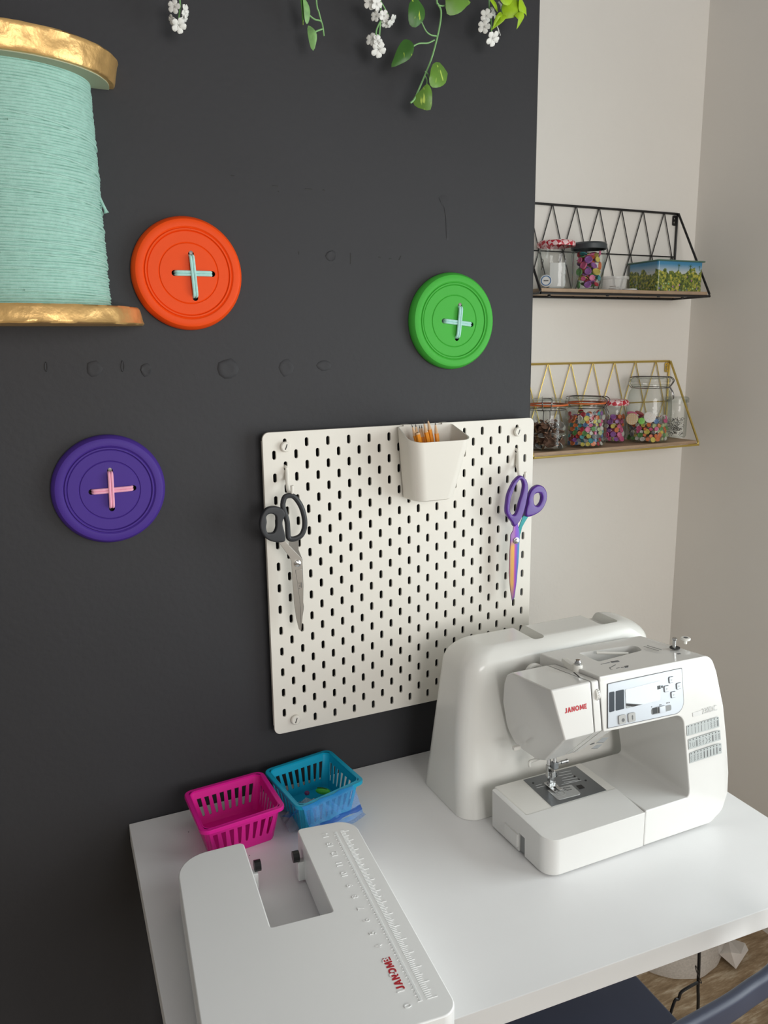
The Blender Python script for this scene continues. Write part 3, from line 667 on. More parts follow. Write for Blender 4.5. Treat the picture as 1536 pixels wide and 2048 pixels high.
for a in ((349, 14, -.018, (-.5, -.8, -.1), 1.0), (368, 22, -.02, (.7, -.6, -.2), 1.0), (366, 35, -.016, (.6, -.5, -.6), .9), (357, 50, -.02, (0, -.75, -.55), 1.15), (346, 40, -.012, (-.8, -.3, -.4), .8)): flower(*a[:3], v1, a[3], a[4])
v2 = vine('thin vine with narrow pale green leaves, second from the left', 612)
stem([up(610, -.012), (604, -6), (612, 22), (628, 38), (643, 44), (648, 72)], -.012, v2); stem([up(634, -.012), (632, -8), (638, 25), (643, 44)], -.012, v2); stem([(645, 58), (634, 62), (628, 66)], -.012, v2)
leaf([(606, -4), (614, 6), (620, 22), (620, 38), (615, 47), (608, 34), (604, 14)], -.014, M_pale, v2, tilt=.5)
leaf([(617, 50), (625, 58), (631, 72), (631, 88), (627, 101), (619, 84), (615, 66)], -.016, M_pale, v2, tilt=-.4)
leaf([(600, -20), (604, 4), (607, 24), (607, 44), (606, 50), (602, 26), (599, 4)], -.010, M_leaf, v2)
v3 = vine('drooping spray of white blossoms left of the variegated leaf vine', 762)
stem([up(762, -.02), (761, -5), (761, 40), (758, 80)], -.02, v3); stem([(761, 3), (768, 14), (775, 28), (778, 34)], -.02, v3); stem([(760, 44), (753, 60), (752, 76)], -.02, v3)
for a in ((740, 5, -.022, (-.4, -.8, -.3), 1.1), (752, 8, -.026, (.2, -.9, -.3), 1.1), (752, 33, -.022, (-.7, -.6, 0), .9), (767, 32, -.024, (.1, -.9, -.2), .95), (781, 40, -.022, (.6, -.5, -.6), 1.15), (771, 46, -.02, (-.2, -.5, -.8), .8), (744, 80, -.022, (-.7, -.6, .1), 1.05), (754, 82, -.026, (.2, -.9, .1), 1.0), (756, 98, -.022, (0, -.7, -.6), 1.35)): flower(*a[:3], v3, a[3], a[4])
v4 = vine('long trailing vine with five large variegated heart-shaped leaves', 875)
stem([up(874, -.02), (873, -6), (876, 8), (882, 22), (880, 48), (872, 85), (862, 120), (850, 150), (838, 178), (829, 198), (821, 206)], -.02, v4, .0016)
for pts in (([(873, 72), (862, 70), (852, 62), (843, 44)]), ([(869, 80), (856, 86), (838, 87), (824, 94)]), ([(876, 10), (886, 12), (895, 8), (900, 2)]), ([(850, 143), (856, 148), (858, 155)]), ([(849, 150), (854, 160), (853, 170)])): stem(pts, -.021, v4, .0012)
leaf([(843, 45), (849, 36), (850, 20), (842, 5), (830, -6), (818, 8), (816, 30), (820, 48), (831, 55)][::-1], -.03, M_leaf, v4)
leaf([(825, 92), (824, 106), (816, 120), (802, 128), (786, 132), (789, 116), (797, 94), (809, 78), (819, 80)], -.03, M_leaf, v4, tilt=-.3)
leaf([(891, 2), (896, 26), (908, 30), (922, 24), (934, 12), (943, 3), (930, -10), (906, -14), (894, -8)], -.028, M_leafl, v4)
leaf([(857, 150), (857, 166), (864, 176), (880, 174), (894, 164), (902, 146), (902, 138), (882, 123), (866, 128)], -.03, M_leafl, v4, tilt=.3)
leaf([(853, 168), (859, 180), (860, 200), (860, 220), (846, 218), (834, 208), (831, 194), (842, 180)], -.027, M_leafl, v4, tilt=-.5)
v5 = vine('sprig of small white blossoms right of the variegated leaf vine', 981)
stem([up(980, -.016), (978, -6), (979, 20), (982, 40), (983, 68)], -.016, v5)
for a in ((972, 32, -.02, (-.3, -.9, -.1), 1.15), (984, 26, -.018, (.5, -.8, .2), 1.0), (1001, 16, -.02, (.5, -.7, .4), 1.1), (968, 54, -.02, (-.5, -.8, -.1), 1.15), (984, 76, -.022, (.1, -.75, -.55), 1.35), (995, 62, -.018, (.6, -.6, .3), .9)): flower(*a[:3], v5, a[3], a[4])
v6 = vine('bright yellow-green leafy sprig at the right end of the garland', 1025)
stem([up(1020, -.03), (1010, -8), (1004, 14), (1003, 24)], -.03, v6); stem([(1003, 24), (1012, 20), (1022, 10)], -.03, v6)
for i, px in enumerate(([(975, -4), (984, 2), (994, 12), (999, 22), (988, 18), (978, 6)], [(1012, 32), (1002, 46), (992, 54), (985, 58), (992, 42), (1003, 33)], [(990, 34), (1000, 24), (1012, 24), (1004, 34), (992, 48), (988, 56)],
        [(1008, 24), (1014, 36), (1032, 34), (1040, 20), (1038, 2), (1024, -6), (1010, 4)], [(1036, 26), (1048, 28), (1060, 28), (1056, 14), (1048, -4), (1038, -8), (1034, 10)], [(1030, 30), (1034, 40), (1036, 57), (1044, 42), (1050, 30), (1040, 24)], [(1000, -6), (1004, 8), (1014, 12), (1024, 4), (1030, -10), (1016, -16)])):
    leaf(px, -.034-.004*i, M_leaf2, v6, tilt=(.4, -.4, .2, -.3, .5, -.2, .1)[i])
# ------------------------------------------------------------------ wire shelves in the alcove
def shelf(name, label, mw, zt_, zb_, yf, x0, x1, rails):
    s = thing(name, label, 'shelf', ((x0+x1)/2, AY-.004, zb_))
    yb = AY-.0045; fr = .0029
    b = NB()
    tube(b, [(x0, yb, zt_), (x1, yb, zt_)], fr, 8); tube(b, [(x0, yb, zb_), (x1, yb, zb_)], fr, 8); tube(b, [(x0, yf, zb_), (x1, yf, zb_)], fr, 8)
    if rails: tube(b, [(x0, yb, (zt_+zb_)/2), (x1, yb, (zt_+zb_)/2)], .0016, 6)
    obj('frame', b, mw, s)
    for x in (x0, x1):
        b = NB(); tube(b, spline([(x, yb, zb_), (x, yb, zt_-.004), (x, yb-.004, zt_), (x, yf+.002, zb_+.006), (x, yf+.002, zb_), (x, yb, zb_)], 1), fr, 8); obj('side_bracket', b, mw, s)
        xs = -1 if x > .7 else 1
        b = plate([fillet([(0, 0), (.014*xs, 0), (.014*xs, -.026), (0, -.026)], .004), [(.008*xs+.0026*math.cos(a*.785), -.008+.0026*math.sin(a*.785)) for a in range(8)], [(.008*xs+.0026*math.cos(a*.785), -.018+.0026*math.sin(a*.785)) for a in range(8)]], .0015, 0, Matrix.Translation((x, yb+.002, zt_-.004)) @ Matrix(((1, 0, 0, 0), (0, 0, -1, 0), (0, 1, 0, 0), (0, 0, 0, 1))))
        obj('wall_tab', b, mw, s)
    pitch = .0715; k = 0; zm = (zt_+zb_)/2 if rails else zb_+.118*0+(zt_-(zt_-zb_)*.455)
    xa = .584
    while xa-pitch > x0+.02: xa -= pitch
    proto = None
    while xa < x1-.02:
        pts = [(xa-pitch/2+.001, yb-.001, zm), (xa-.001, yb-.001, zt_-.001), (xa+.001, yb-.001, zt_-.001), (min(xa+pitch/2-.001, x1), yb-.001, zm if xa+pitch/2 < x1 else zt_-(zt_-zm)*(x1-xa)/(pitch/2))]
        b = NB(); tube(b, pts, .0014, 6); obj('back_wire', b, mw, s)
        xv = xa+pitch/2
        if xv < x1-.01:
            b = NB(); tube(b, [(xv-pitch/2, yb-.001, zb_), (xv-.001, yb-.001, zm), (xv+.001, yb-.001, zm), (min(xv+pitch/2, x1), yb-.001, zb_)], .0014, 6); obj('back_wire', b, mw, s)
        xa += pitch
    b = NB(); box(b, x0+.004, x1-.004, yf+.004, yb-.004, zb_+fr, zb_+fr+.0085); bevel(b, .001, 1); obj('plank', b, M_plank, s)
    for x in (x0+.06, x0+.2, x0+.36, x0+.48):
        b = NB(); lathe(b, [(0, -.006), (.004, -.005), (.004, -.001), (0, 0)], 10, (x, (yf+.05 if int(x*10) % 2 else yf+.008), zb_+.001), cap=False); obj('screw', b, mw, s)
    return zb_+fr+.0085
PU = shelf('wire_shelf', 'black wire shelf with triangle back and thin oak plank, upper alcove shelf', M_blackw, 1.909, 1.6895, .246, .464, .988, True)
PL = shelf('wire_shelf', 'gold wire shelf with triangle back and thin oak plank, lower alcove shelf', M_goldw, 1.525, 1.3065, .252, .460, .990, True)
# ------------------------------------------------------------------ jars on the shelves
def jar_shell(prof, c, th=.0025, n=40):
    b = NB(); lathe(b, prof, n, c, cap=False)
    return b
def loop_pts(c, r, z, n=20): return [(c[0]+r*math.cos(2*math.pi*k/n), c[1]+r*math.sin(2*math.pi*k/n), c[2]+z) for k in range(n)]
def clip_jar(label, c, R_, H, seal, face, neck=.86, ball=False):
    o = thing('clip_top_jar', label, 'jar', c)
    nr = R_*neck; hb = H*.80
    prof = [(0, .004), (R_*.62, .004), (R_*.80, .0015), (R_*.93, .006), (R_*.995, .018), (R_, H*.25), (R_, H*.50), (R_*.97, H*.62), (R_*.91, H*.71), (nr, H*.77), (nr, hb), (nr+.003, hb+.001), (nr+.003, hb+.005), (nr-.001, hb+.006)]
    if not ball: prof = [(0, .004), (R_*.66, .004), (R_*.85, .0015), (R_*.96, .006), (R_, .014), (R_, H*.45), (R_, H*.66), (R_*.96, H*.73), (nr, H*.775), (nr, hb), (nr+.003, hb+.001), (nr+.003, hb+.005), (nr-.001, hb+.006)]
    b = NB(); lathe(b, prof, 44, c, cap=False); obj('glass_body', b, M_glass, o)
    if seal:
        b = NB(); lathe(b, [(nr-.004, hb+.006), (nr+.006, hb+.006), (nr+.006, hb+.0095), (nr-.004, hb+.0095)], 36, c, cap=False); obj('rubber_seal', b, M_seal, o)
    lz = hb+.0095
    b = NB(); lathe(b, [(nr-.005, lz), (nr+.003, lz), (nr+.005, lz+.004), (nr+.004, lz+.009), (nr-.002, lz+.0125), (nr-.010, lz+.013), (nr-.012, lz+.009), (0, lz+.0075)], 40, c, cap=False); obj('glass_lid', b, M_glass, o)
    b = NB(); tube(b, loop_pts(c, nr+.001, hb-.004), .0012, 6, True)
    f = Vector((math.cos(face), math.sin(face), 0)); s = Vector((-f.y, f.x, 0)); C = Vector(c)
    P = lambda rr, w, z: C+f*rr+s*w+Vector((0, 0, z))
    tube(b, spline([P(nr, .010, hb-.004), P(nr+.006, .010, hb+.002), P(nr+.012, .011, lz+.004), P(nr+.006, .012, lz+.012), P(nr-.004, .010, lz+.0145), P(nr-.004, -.010, lz+.0145), P(nr+.006, -.012, lz+.012), P(nr+.012, -.011, lz+.004), P(nr+.006, -.010, hb+.002), P(nr, -.010, hb-.004)], 4), .0012, 6)
    tube(b, spline([P(nr+.004, .007, hb-.003), P(nr+.012, .008, hb-.018), P(nr+.014, .006, hb-.030), P(nr+.012, 0, hb-.034), P(nr+.014, -.006, hb-.030), P(nr+.012, -.008, hb-.018), P(nr+.004, -.007, hb-.003)], 4), .0012, 6)
    tube(b, spline([P(-nr, .012, hb-.004), P(-nr-.006, .012, hb+.004), P(-nr-.004, .012, lz+.008), P(-nr+.006, .012, lz+.0145), P(nr-.004, .010, lz+.0145)], 4), .0011, 6)
    tube(b, spline([P(-nr, -.012, hb-.004), P(-nr-.006, -.012, hb+.004), P(-nr-.004, -.012, lz+.008), P(-nr+.006, -.012, lz+.0145), P(nr-.004, -.010, lz+.0145)], 4), .0011, 6)
    obj('clip_wire', b, M_wire, o)
    return o
def lid_jar(name, label, c, R_, H, lidm, lr, lh, taper=1.0, facets=0):
    o = thing(name, label, 'jar', c); n = facets or 40
    b = NB(); lathe(b, [(0, .004), (R_*taper*.7, .004), (R_*taper*.9, .001), (R_*taper, .006), (R_*(taper+(1-taper)*.8), H*.62), (R_, H*.72), (R_*.97, H*.80), (R_*.9, H*.84), (R_*.9, H-lh*.5)], n, c, cap=False); obj('glass_body', b, M_glass, o, smooth=20 if facets else 35)
    b = NB(); lathe(b, [(lr-.002, H-lh), (lr, H-lh), (lr+.0008, H-lh+.002), (lr+.0006, H-.005), (lr-.002, H-.0015), (lr-.006, H), (0, H-.001)], 40, c, cap=False); obj('lid', b, lidm, o)
    return o
BC = {'red': (196, 36, 54), 'pink': (232, 96, 150), 'orange': (240, 120, 60), 'yellow': (232, 214, 96), 'green': (96, 160, 84), 'blue': (92, 132, 190), 'white': (232, 226, 220), 'purple': (160, 92, 180), 'teal': (60, 160, 170), 'brown': (120, 84, 64), 'pale green': (190, 206, 150), 'grey': (120, 124, 128)}
BM_ = {k: mat('button_'+k.replace(' ', '_'), tuple(int(.84*x+.16*120) for x in v), 0.35) for k, v in BC.items()}
BTN = {}
def small_button_me(col):
    if col in BTN: return BTN[col]
    b = NB(); n = 12; r = 1.0
    prof = [(.22, .12), (.62, .12), (.74, .24), (.93, .24), (1.0, .12), (1.0, -.12), (0, -.14)]
    rings = []
    lathe(b, [(0, .06)]+prof, n, cap=False)
    me = bpy.data.meshes.new('small_button'); bmesh.ops.recalc_face_normals(b, faces=b.faces[:]); b.to_mesh(me); b.free(); me.shade_smooth(); me.set_sharp_from_angle(angle=R(40)); me.materials.append(BM_[col]); BTN[col] = me
    return me
def fill_buttons(c, R_, z0, z1, cols, what, where_, rows, size=.0062, seed=1, core=True, skip=None, half_ang=1.25):
    rnd = random.Random(seed); C = Vector(c)
    view = math.atan2(CAM.y-C.y, CAM.x-C.x)
    if core:
        b = NB()
        for i in range(110):
            a = rnd.uniform(0, 2*math.pi); rr = (R_-size*1.6)*math.sqrt(rnd.random())*.95; z = z0+size+(z1-z0-size)*rnd.random()
            if abs((a-view+math.pi) % (2*math.pi)-math.pi) < 1.7 and rr > R_*.78: rr *= .8
            M = Matrix.Translation((C.x+rr*math.cos(a), C.y+rr*math.sin(a), c[2]+z)) @ Matrix.Rotation(rnd.uniform(0, 6.28), 4, 'Z') @ Matrix.Rotation(rnd.uniform(-1, 1), 4, 'X') @ Matrix.Diagonal((size*1.15, size*1.15, size, 1))
            nb = len(b.faces)
            lathe(b, [(0, .2), (.7, .22), (1, .1), (1, -.12), (0, -.14)], 8, M=M, cap=False)
            mi = rnd.randrange(len(cols))
            b.faces.ensure_lookup_table()
            for f in b.faces[nb:]: f.material_index = mi
        o = obj('button_pile', b, [BM_[k] for k in cols], None, smooth=40)
        tag(o, 'heap of mixed small buttons deep inside '+where_, 'buttons', None, 'stuff')
    dz = (z1-z0-size)/max(1, rows-1) if rows > 1 else 0
    for r_ in range(rows):
        n = int(2*half_ang*(R_-size)/(size*1.95))
        for k in range(n):
            a = view-half_ang+2*half_ang*(k+.5+(.5 if r_ % 2 else 0))/n+rnd.uniform(-.05, .05)
            z = z0+size*.8+dz*r_+rnd.uniform(-.0015, .0015)
            if r_ == rows-1 and rnd.random() < .35: continue
            col = rnd.choice(cols); sz = size*rnd.uniform(.66, 1.22)
            rr = R_-.0042-rnd.uniform(0, .002)
            o = bpy.data.objects.new('small_button', small_button_me(col)); COL.objects.link(o)
            o.location = (C.x+rr*math.cos(a), C.y+rr*math.sin(a), c[2]+z)
            n_ = Vector((math.cos(a), math.sin(a), rnd.uniform(-.3, .8)))+Vector((rnd.uniform(-.35, .35), rnd.uniform(-.35, .35), 0))
            o.rotation_euler = n_.to_track_quat('Z', 'Y').to_euler(); o.scale = (sz, sz, sz)
            vt = ('at the bottom', 'in the lower half', 'in the upper half', 'at the top')[min(3, 4*r_//rows)]; q_ = k/max(1, n-1); hz = 'left' if q_ < .3 else 'right' if q_ > .7 else 'centre'
            tag(o, f'small {col} button {vt} {hz} of {where_}', 'button', f'{col} buttons in {where_}')
def disc(name, label, u, v, Y, r, m, aim, dots=None, dm=None, cat='button'):
    p = at(u, v, Y=Y); o = thing(name, label, cat, p)
    b = NB(); M = Matrix.Translation(p) @ Vector(aim).to_track_quat('Z', 'Y').to_matrix().to_4x4()
    lathe(b, [(0, .0012), (r*.85, .0012), (r*.97, .0008), (r, 0), (r*.97, -.001), (0, -.001)], 28, M=M, cap=False); obj('button_disc', b, m, o)
    if dots:
        b = NB()
        for (x, y, d) in dots: lathe(b, [(d, .0011), (d, .0015), (0, .0015)], 8, M=M @ Matrix.Translation((x*r, y*r, 0)), cap=False)
        obj('button_dots', b, dm, o)
def jc(u, Y, z): p = at(u, 600, Y=Y); return (at(u, 880 if z < 1.5 else 570, Y=Y).x, Y, z+.0004)
# lower (gold) shelf
zl = PL
cA = jc(1092, .305, zl); jA = clip_jar('clip-top jar of copper coins at the left end of the gold shelf', cA, .053, .128, True, -2.2)
b = NB(); rnd = random.Random(5)
cB = jc(1170, .306, zl); jB = clip_jar('orange-sealed clip-top jar packed with mixed buttons on the gold shelf', cB, .052, .128, True, -1.0)
cC = jc(1225, .338, zl); jC = lid_jar('jam_jar', 'jam jar of buttons under a red gingham lid on the gold shelf', cC, .0345, .112, M_ging, .0375, .014, .92)
cD = jc(1294.5, .306, zl); jD = clip_jar('tall clear clip-top jar half full of buttons on the gold shelf', cD, .0575, .182, False, -.9, .80, True)
cE = jc(1349, .339, zl); jE = lid_jar('small_jar', 'small glass-lidded jar of steel pins at the right end of gold shelf', cE, .030, .112, M_glass, .031, .016, .97)
# coins
nC = 0
for layer in range(7):
    for k in range(7):
        a = math.atan2(CAM.y-cA[1], CAM.x-cA[0])-1.1+2.2*(k+.5*(layer % 2))/6.5; rr = .041; r_ = .0100
        b = NB(); M = Matrix.Translation((cA[0]+rr*math.cos(a), cA[1]+rr*math.sin(a), cA[2]+.012+layer*.0085)) @ Matrix.Rotation(rnd.uniform(0, 6), 4, 'Z') @ Matrix.Rotation(rnd.uniform(.2, 1.2), 4, 'X')
        lathe(b, [(0, .0006), (r_*.88, .0006), (r_*.9, .0009), (r_, .0009), (r_, -.0009), (0, -.0009)], 16, M=M, cap=False)
        o_s = rnd.random() > .75; tag(obj('coin', b, M_lidm if o_s else M_coin), f"{'silver' if o_s else 'copper'} coin {('at the bottom', 'low down', 'halfway up', 'near the top')[min(3, layer*4//7)]} {'left' if k < 2 else 'right' if k > 4 else 'centre'} of the coin jar", 'coin', 'coins in the left clip-top jar')
b = NB()
for i in range(60):
    a = rnd.uniform(0, 6.28); rr = .032*math.sqrt(rnd.random()); M = Matrix.Translation((cA[0]+rr*math.cos(a), cA[1]+rr*math.sin(a), cA[2]+.008+.06*rnd.random())) @ Matrix.Rotation(rnd.uniform(0, 6), 4, 'Z') @ Matrix.Rotation(rnd.uniform(0, .8), 4, 'X')
    lathe(b, [(0, .0008), (.010, .0008), (.010, -.0008), (0, -.0008)], 12, M=M, cap=False)
tag(obj('coin_heap', b, M_coin), 'heap of coins deep inside the left clip-top jar', 'coins', None, 'stuff')
fill_buttons(cB, .0495, .005, .086, ['red', 'red', 'pink', 'green', 'white', 'blue', 'pale green', 'orange', 'grey', 'purple', 'yellow', 'teal'], '', 'the middle orange-sealed jar', 9, .0062, 11)
fill_buttons(cC, .0315, .005, .070, ['purple', 'orange', 'pink', 'white', 'yellow', 'pink', 'orange'], '', 'the gingham-lidded jar on the gold shelf', 6, .0068, 12)
fill_buttons(cD, .0545, .006, .066, ['blue', 'orange', 'yellow', 'white', 'green', 'pink', 'orange', 'grey', 'pale green', 'brown'], '', 'the tall clip-top jar', 7, .0062, 13)
mt = mat('beige_dotted_button', (206, 178, 140), .45)
disc('large_button', 'large cream button with small dots leaning inside the tall clip-top jar', 1299.5, 834, .262, .0150, BM_['white'], (-.55, -.8, .1), [(-.3, .3, .0008), (.3, .3, .0008), (-.35, -.2, .0008), (.1, .05, .0008), (.4, -.25, .0008), (0, -.5, .0008), (0, .55, .0008)], mt)
disc('large_button', 'large tan polka-dot button leaning inside the tall clip-top jar', 1264, 838, .266, .0150, mt, (-.75, -.65, .1), [(x*.36, y*.36, .0011) for x in (-2, -1, 0, 1, 2) for y in (-2, -1, 0, 1, 2) if x*x+y*y < 6], BM_['white'])
disc('large_button', 'white button with dark specks at the right of the tall clip-top jar', 1328, 838, .275, .0115, BM_['white'], (-.2, -.95, .1), [(-.2, .3, .0008), (.2, -.2, .0008)], M_print)
disc('large_button', 'pale green flower button left of the cream one in the tall jar', 1283, 842, .262, .0085, mat('leaf_green_button', (120, 190, 80), .4), (-.6, -.75, .2), [(-.25, 0, .0008), (.25, 0, .0008)], M_print)
disc('large_button', 'pink button lying on top of the heap in the tall clip-top jar', 1264, 827, .285, .013, BM_['pink'], (-.1, -.3, .9), [(-.2, 0, .0009), (.2, 0, .0009)], M_print)
disc('large_button', 'red button lying on top of the heap in the tall clip-top jar', 1279, 826, .315, .012, BM_['red'], (.1, -.4, .9), [(-.2, 0, .0009), (.2, 0, .0009)], M_print)
b = NB()
for i in range(170):
    a = rnd.uniform(0, 6.28); rr = .022*math.sqrt(rnd.random()); q = Vector((cE[0]+rr*math.cos(a), cE[1]+rr*math.sin(a), cE[2]+.008+.045*rnd.random())); d = Vector((rnd.gauss(0, 1), rnd.gauss(0, 1), rnd.gauss(0, .7))).normalized()*.0045
    tube(b, [q-d, q+d], .0006, 4)
tag(obj('pin_heap', b, M_pins), 'tangle of steel pins inside the small glass-lidded jar', 'pins', None, 'stuff')
# upper (black) shelf
zu = PU
c1 = jc(1110, .305, zu); lid_jar('jam_jar', 'clear jam jar with red gingham lid at left of the black shelf', c1, .0425, .112, M_ging, .0445, .013, .98)
c2 = jc(1175, .305, zu); lid_jar('faceted_jar', 'faceted jar of colourful buttons under a dark grey lid on black shelf', c2, .041, .112, M_dgrey, .0425, .016, .86, 10)
fill_buttons(c2, .034, .006, .088, ['purple', 'purple', 'pink', 'teal', 'green', 'red', 'orange', 'yellow'], '', 'the dark-lidded jar', 6, .0085, 21, half_ang=1.2)
p = at(1092, 562, Y=.286)
tm = thing('tape_measure', 'round white tape measure with blue ring inside the clear jam jar', 'tape measure', p)
Mq = Matrix.Translation(p) @ Vector((-.55, -.8, .1)).to_track_quat('Z', 'Y').to_matrix().to_4x4()
b = NB(); lathe(b, [(0, .004), (.0135, .004), (.0145, .002), (.0145, -.004), (0, -.004)], 28, M=Mq, cap=False); obj('case', b, M_tag, tm)
b = NB(); lathe(b, [(.0098, .0041), (.0118, .0041), (.0118, .0047), (.0098, .0047)], 28, M=Mq, cap=False); obj('blue_ring', b, M_blue, tm)
b = NB(); box(b, -.0055, .0055, -.0012, .0012, .0041, .0046, Mq); obj('printed_band', b, M_print, tm)
b = NB(); tube(b, spline([at(1083, 540, Y=.300), at(1085, 528, Y=.300), at(1087, 522, Y=.300), at(1084.5, 518, Y=.300), at(1083, 524, Y=.300), at(1085.5, 536, Y=.300)], 4), .0007, 5)
tag(obj('safety_pin', b, M_pins), 'thin steel safety pin standing in the clear jam jar', 'pin')
b = NB(); M2 = Matrix.Translation((c1[0]+.008, c1[1]+.004, c1[2]+.006)) @ Matrix.Rotation(R(-28), 4, 'Z')
box(b, -.018, .018, -.001, .001, 0, .058, M2); bevel(b, .0006, 1); tag(obj('card', b, M_tag), 'white folded card standing inside the clear jam jar', 'card')
c3 = jc(1227, .300, zu); tub = thing('plastic_tub', 'tiny clear plastic tub with lid between the jars and the tin', 'tub', c3)
b = NB(); lathe(b, [(0, .001), (.027, .001), (.0285, .003), (.0325, .028), (.0345, .0285)], 36, c3, cap=False); obj('tub_body', b, M_clearp, tub)
b = NB(); lathe(b, [(.034, .0265), (.0365, .027), (.0368, .032), (.036, .0335), (.033, .0335), (.032, .0315), (0, .0315)], 36, c3, cap=False); obj('lid', b, M_clearp, tub)
for k, (dx, dy, cc) in enumerate(((-.015, -.012, 'brown'), (.004, -.018, 'white'), (.012, -.010, 'grey'), (-.004, -.002, 'brown'))):
    b = NB(); lathe(b, [(0, .002), (.007, .002), (.008, 0), (0, 0)], 14, (c3[0]+dx, c3[1]+dy, c3[2]+.0035+.0022*k), cap=False)
    tag(obj('small_button', b, BM_[cc]), f'flat {cc} button lying in the tiny clear plastic tub'+(' near its front' if k == 0 else ' on top' if k == 3 else ''), 'button')
b = NB(); p = at(1262, 582, Y=.262); lathe(b, [(0, 0), (.016, 0), (.0175, .001), (.0175, .003), (.016, .0036), (0, .003)], 28, (p.x, .268, zu+.0003), cap=False)
tag(obj('jar_lid', b, M_tag), 'small white disc lid lying flat in front of the painted tin', 'lid')
# painted tin
def tin_mat():
    m = mat('painted_jungle_tin', (110, 130, 60), 0.3, coat=0.3); nt = m.node_tree; L = nt.links.new; p = nt.nodes['Principled BSDF']; N = nt.nodes.new
    tc = N('ShaderNodeTexCoord'); sx = N('ShaderNodeSeparateXYZ'); L(tc.outputs['Object'], sx.inputs['Vector'])
    n1 = N('ShaderNodeTexNoise'); n1.inputs['Scale'].default_value = 60; n1.inputs['Detail'].default_value = 6; L(tc.outputs['Object'], n1.inputs['Vector'])
    n2 = N('ShaderNodeTexNoise'); n2.inputs['Scale'].default_value = 160; n2.inputs['Detail'].default_value = 3; L(tc.outputs['Object'], n2.inputs['Vector'])
    vr = N('ShaderNodeTexVoronoi'); vr.inputs['Scale'].default_value = 130; L(tc.outputs['Object'], vr.inputs['Vector'])
    ad = N('ShaderNodeMath'); ad.operation = 'MULTIPLY_ADD'; L(n1.outputs['Fac'], ad.inputs[0]); ad.inputs[1].default_value = .06; L(sx.outputs['Z'], ad.inputs[2])
    sky = N('ShaderNodeMapRange'); L(ad.outputs[0], sky.inputs['Value']); sky.inputs['From Min'].default_value = .078; sky.inputs['From Max'].default_value = .081
    rp = N('ShaderNodeValToRGB'); cr = rp.color_ramp; cr.elements[0].position = .30; cr.elements[0].color = (*lin((40, 54, 24)), 1); cr.elements[1].position = .70; cr.elements[1].color = (*lin((206, 196, 80)), 1)
    e = cr.elements.new(.48); e.color = (*lin((96, 116, 44)), 1); L(n2.outputs['Fac'], rp.inputs['Fac'])
    rs = N('ShaderNodeValToRGB'); cs = rs.color_ramp; cs.elements[0].position = 0; cs.elements[0].color = (*lin((196, 204, 206)), 1); cs.elements[1].position = 1; cs.elements[1].color = (*lin((66, 142, 186)), 1)
    mz = N('ShaderNodeMapRange'); L(sx.outputs['Z'], mz.inputs['Value']); mz.inputs['From Min'].default_value = .045; mz.inputs['From Max'].default_value = .066; L(mz.outputs['Result'], rs.inputs['Fac'])
    mx = N('ShaderNodeMix'); mx.data_type = 'RGBA'; L(sky.outputs['Result'], mx.inputs['Factor']); L(rp.outputs['Color'], mx.inputs['A']); L(rs.outputs['Color'], mx.inputs['B'])
    fl = N('ShaderNodeMath'); fl.operation = 'LESS_THAN'; L(vr.outputs['Distance'], fl.inputs[0]); fl.inputs[1].default_value = .30
    lo_ = N('ShaderNodeMath'); lo_.operation = 'LESS_THAN'; L(ad.outputs[0], lo_.inputs[0]); lo_.inputs[1].default_value = .060
    an = N('ShaderNodeMath'); an.operation = 'MULTIPLY'; L(fl.outputs[0], an.inputs[0]); L(lo_.outputs[0], an.inputs[1])
    a2 = N('ShaderNodeMath'); a2.operation = 'MULTIPLY'; L(an.outputs[0], a2.inputs[0]); a2.inputs[1].default_value = .6
    hs = N('ShaderNodeHueSaturation'); hs.inputs['Saturation'].default_value = .7; hs.inputs['Value'].default_value = .8; L(vr.outputs['Color'], hs.inputs['Color'])
    m2 = N('ShaderNodeMix'); m2.data_type = 'RGBA'; L(a2.outputs[0], m2.inputs['Factor']); L(mx.outputs['Result'], m2.inputs['A']); L(hs.outputs['Color'], m2.inputs['B'])
    L(m2.outputs['Result'], p.inputs['Base Color']); return m
M_tin = tin_mat(); M_tinr = mat('green_tin_rim', (84, 120, 104), 0.3)
tx0, tx1, ty0, ty1, th_ = .826, .975, .262, .368, .074
tin = thing('painted_tin', 'open rectangular tin painted with a jungle scene, right end of black shelf', 'tin', ((tx0+tx1)/2, (ty0+ty1)/2, zu+.0003))
b = NB(); pl = fillet([(tx0, ty0), (tx1, ty0), (tx1, ty1), (tx0, ty1)], .006, 3)
ins = fillet([(tx0+.001, ty0+.001), (tx1-.001, ty0+.001), (tx1-.001, ty1-.001), (tx0+.001, ty1-.001)], .005, 3)
zz = zu+.0003; rings = []
for P_, z in ((pl, zz), (pl, zz+th_), (ins, zz+th_), (ins, zz+.001)): rings.append([b.verts.new((x, y, z)) for x, y in P_])
for A, B in zip(rings, rings[1:]):
    for k in range(len(A)): b.faces.new((A[k], A[(k+1) % len(A)], B[(k+1) % len(A)], B[k]))
b.faces.new(rings[0]); b.faces.new(rings[-1]); obj('tin_body', b, M_tin, tin)
b = NB(); tube(b, [(x, y, zz+th_) for x, y in fillet([(tx0-.005, ty0-.005), (tx1+.005, ty0-.005), (tx1+.005, ty1+.005), (tx0-.005, ty1+.005)], .008, 3)], .0016, 6, True)
o1 = [b.verts.new((x, y, zz+th_+.0005)) for x, y in fillet([(tx0-.005, ty0-.005), (tx1+.005, ty0-.005), (tx1+.005, ty1+.005), (tx0-.005, ty1+.005)], .008, 3)]; o2 = [b.verts.new((x, y, zz+th_-.002)) for x, y in pl]
for k in range(len(o1)): b.faces.new((o1[k], o1[(k+1) % len(o1)], o2[(k+1) % len(o1)], o2[k]))
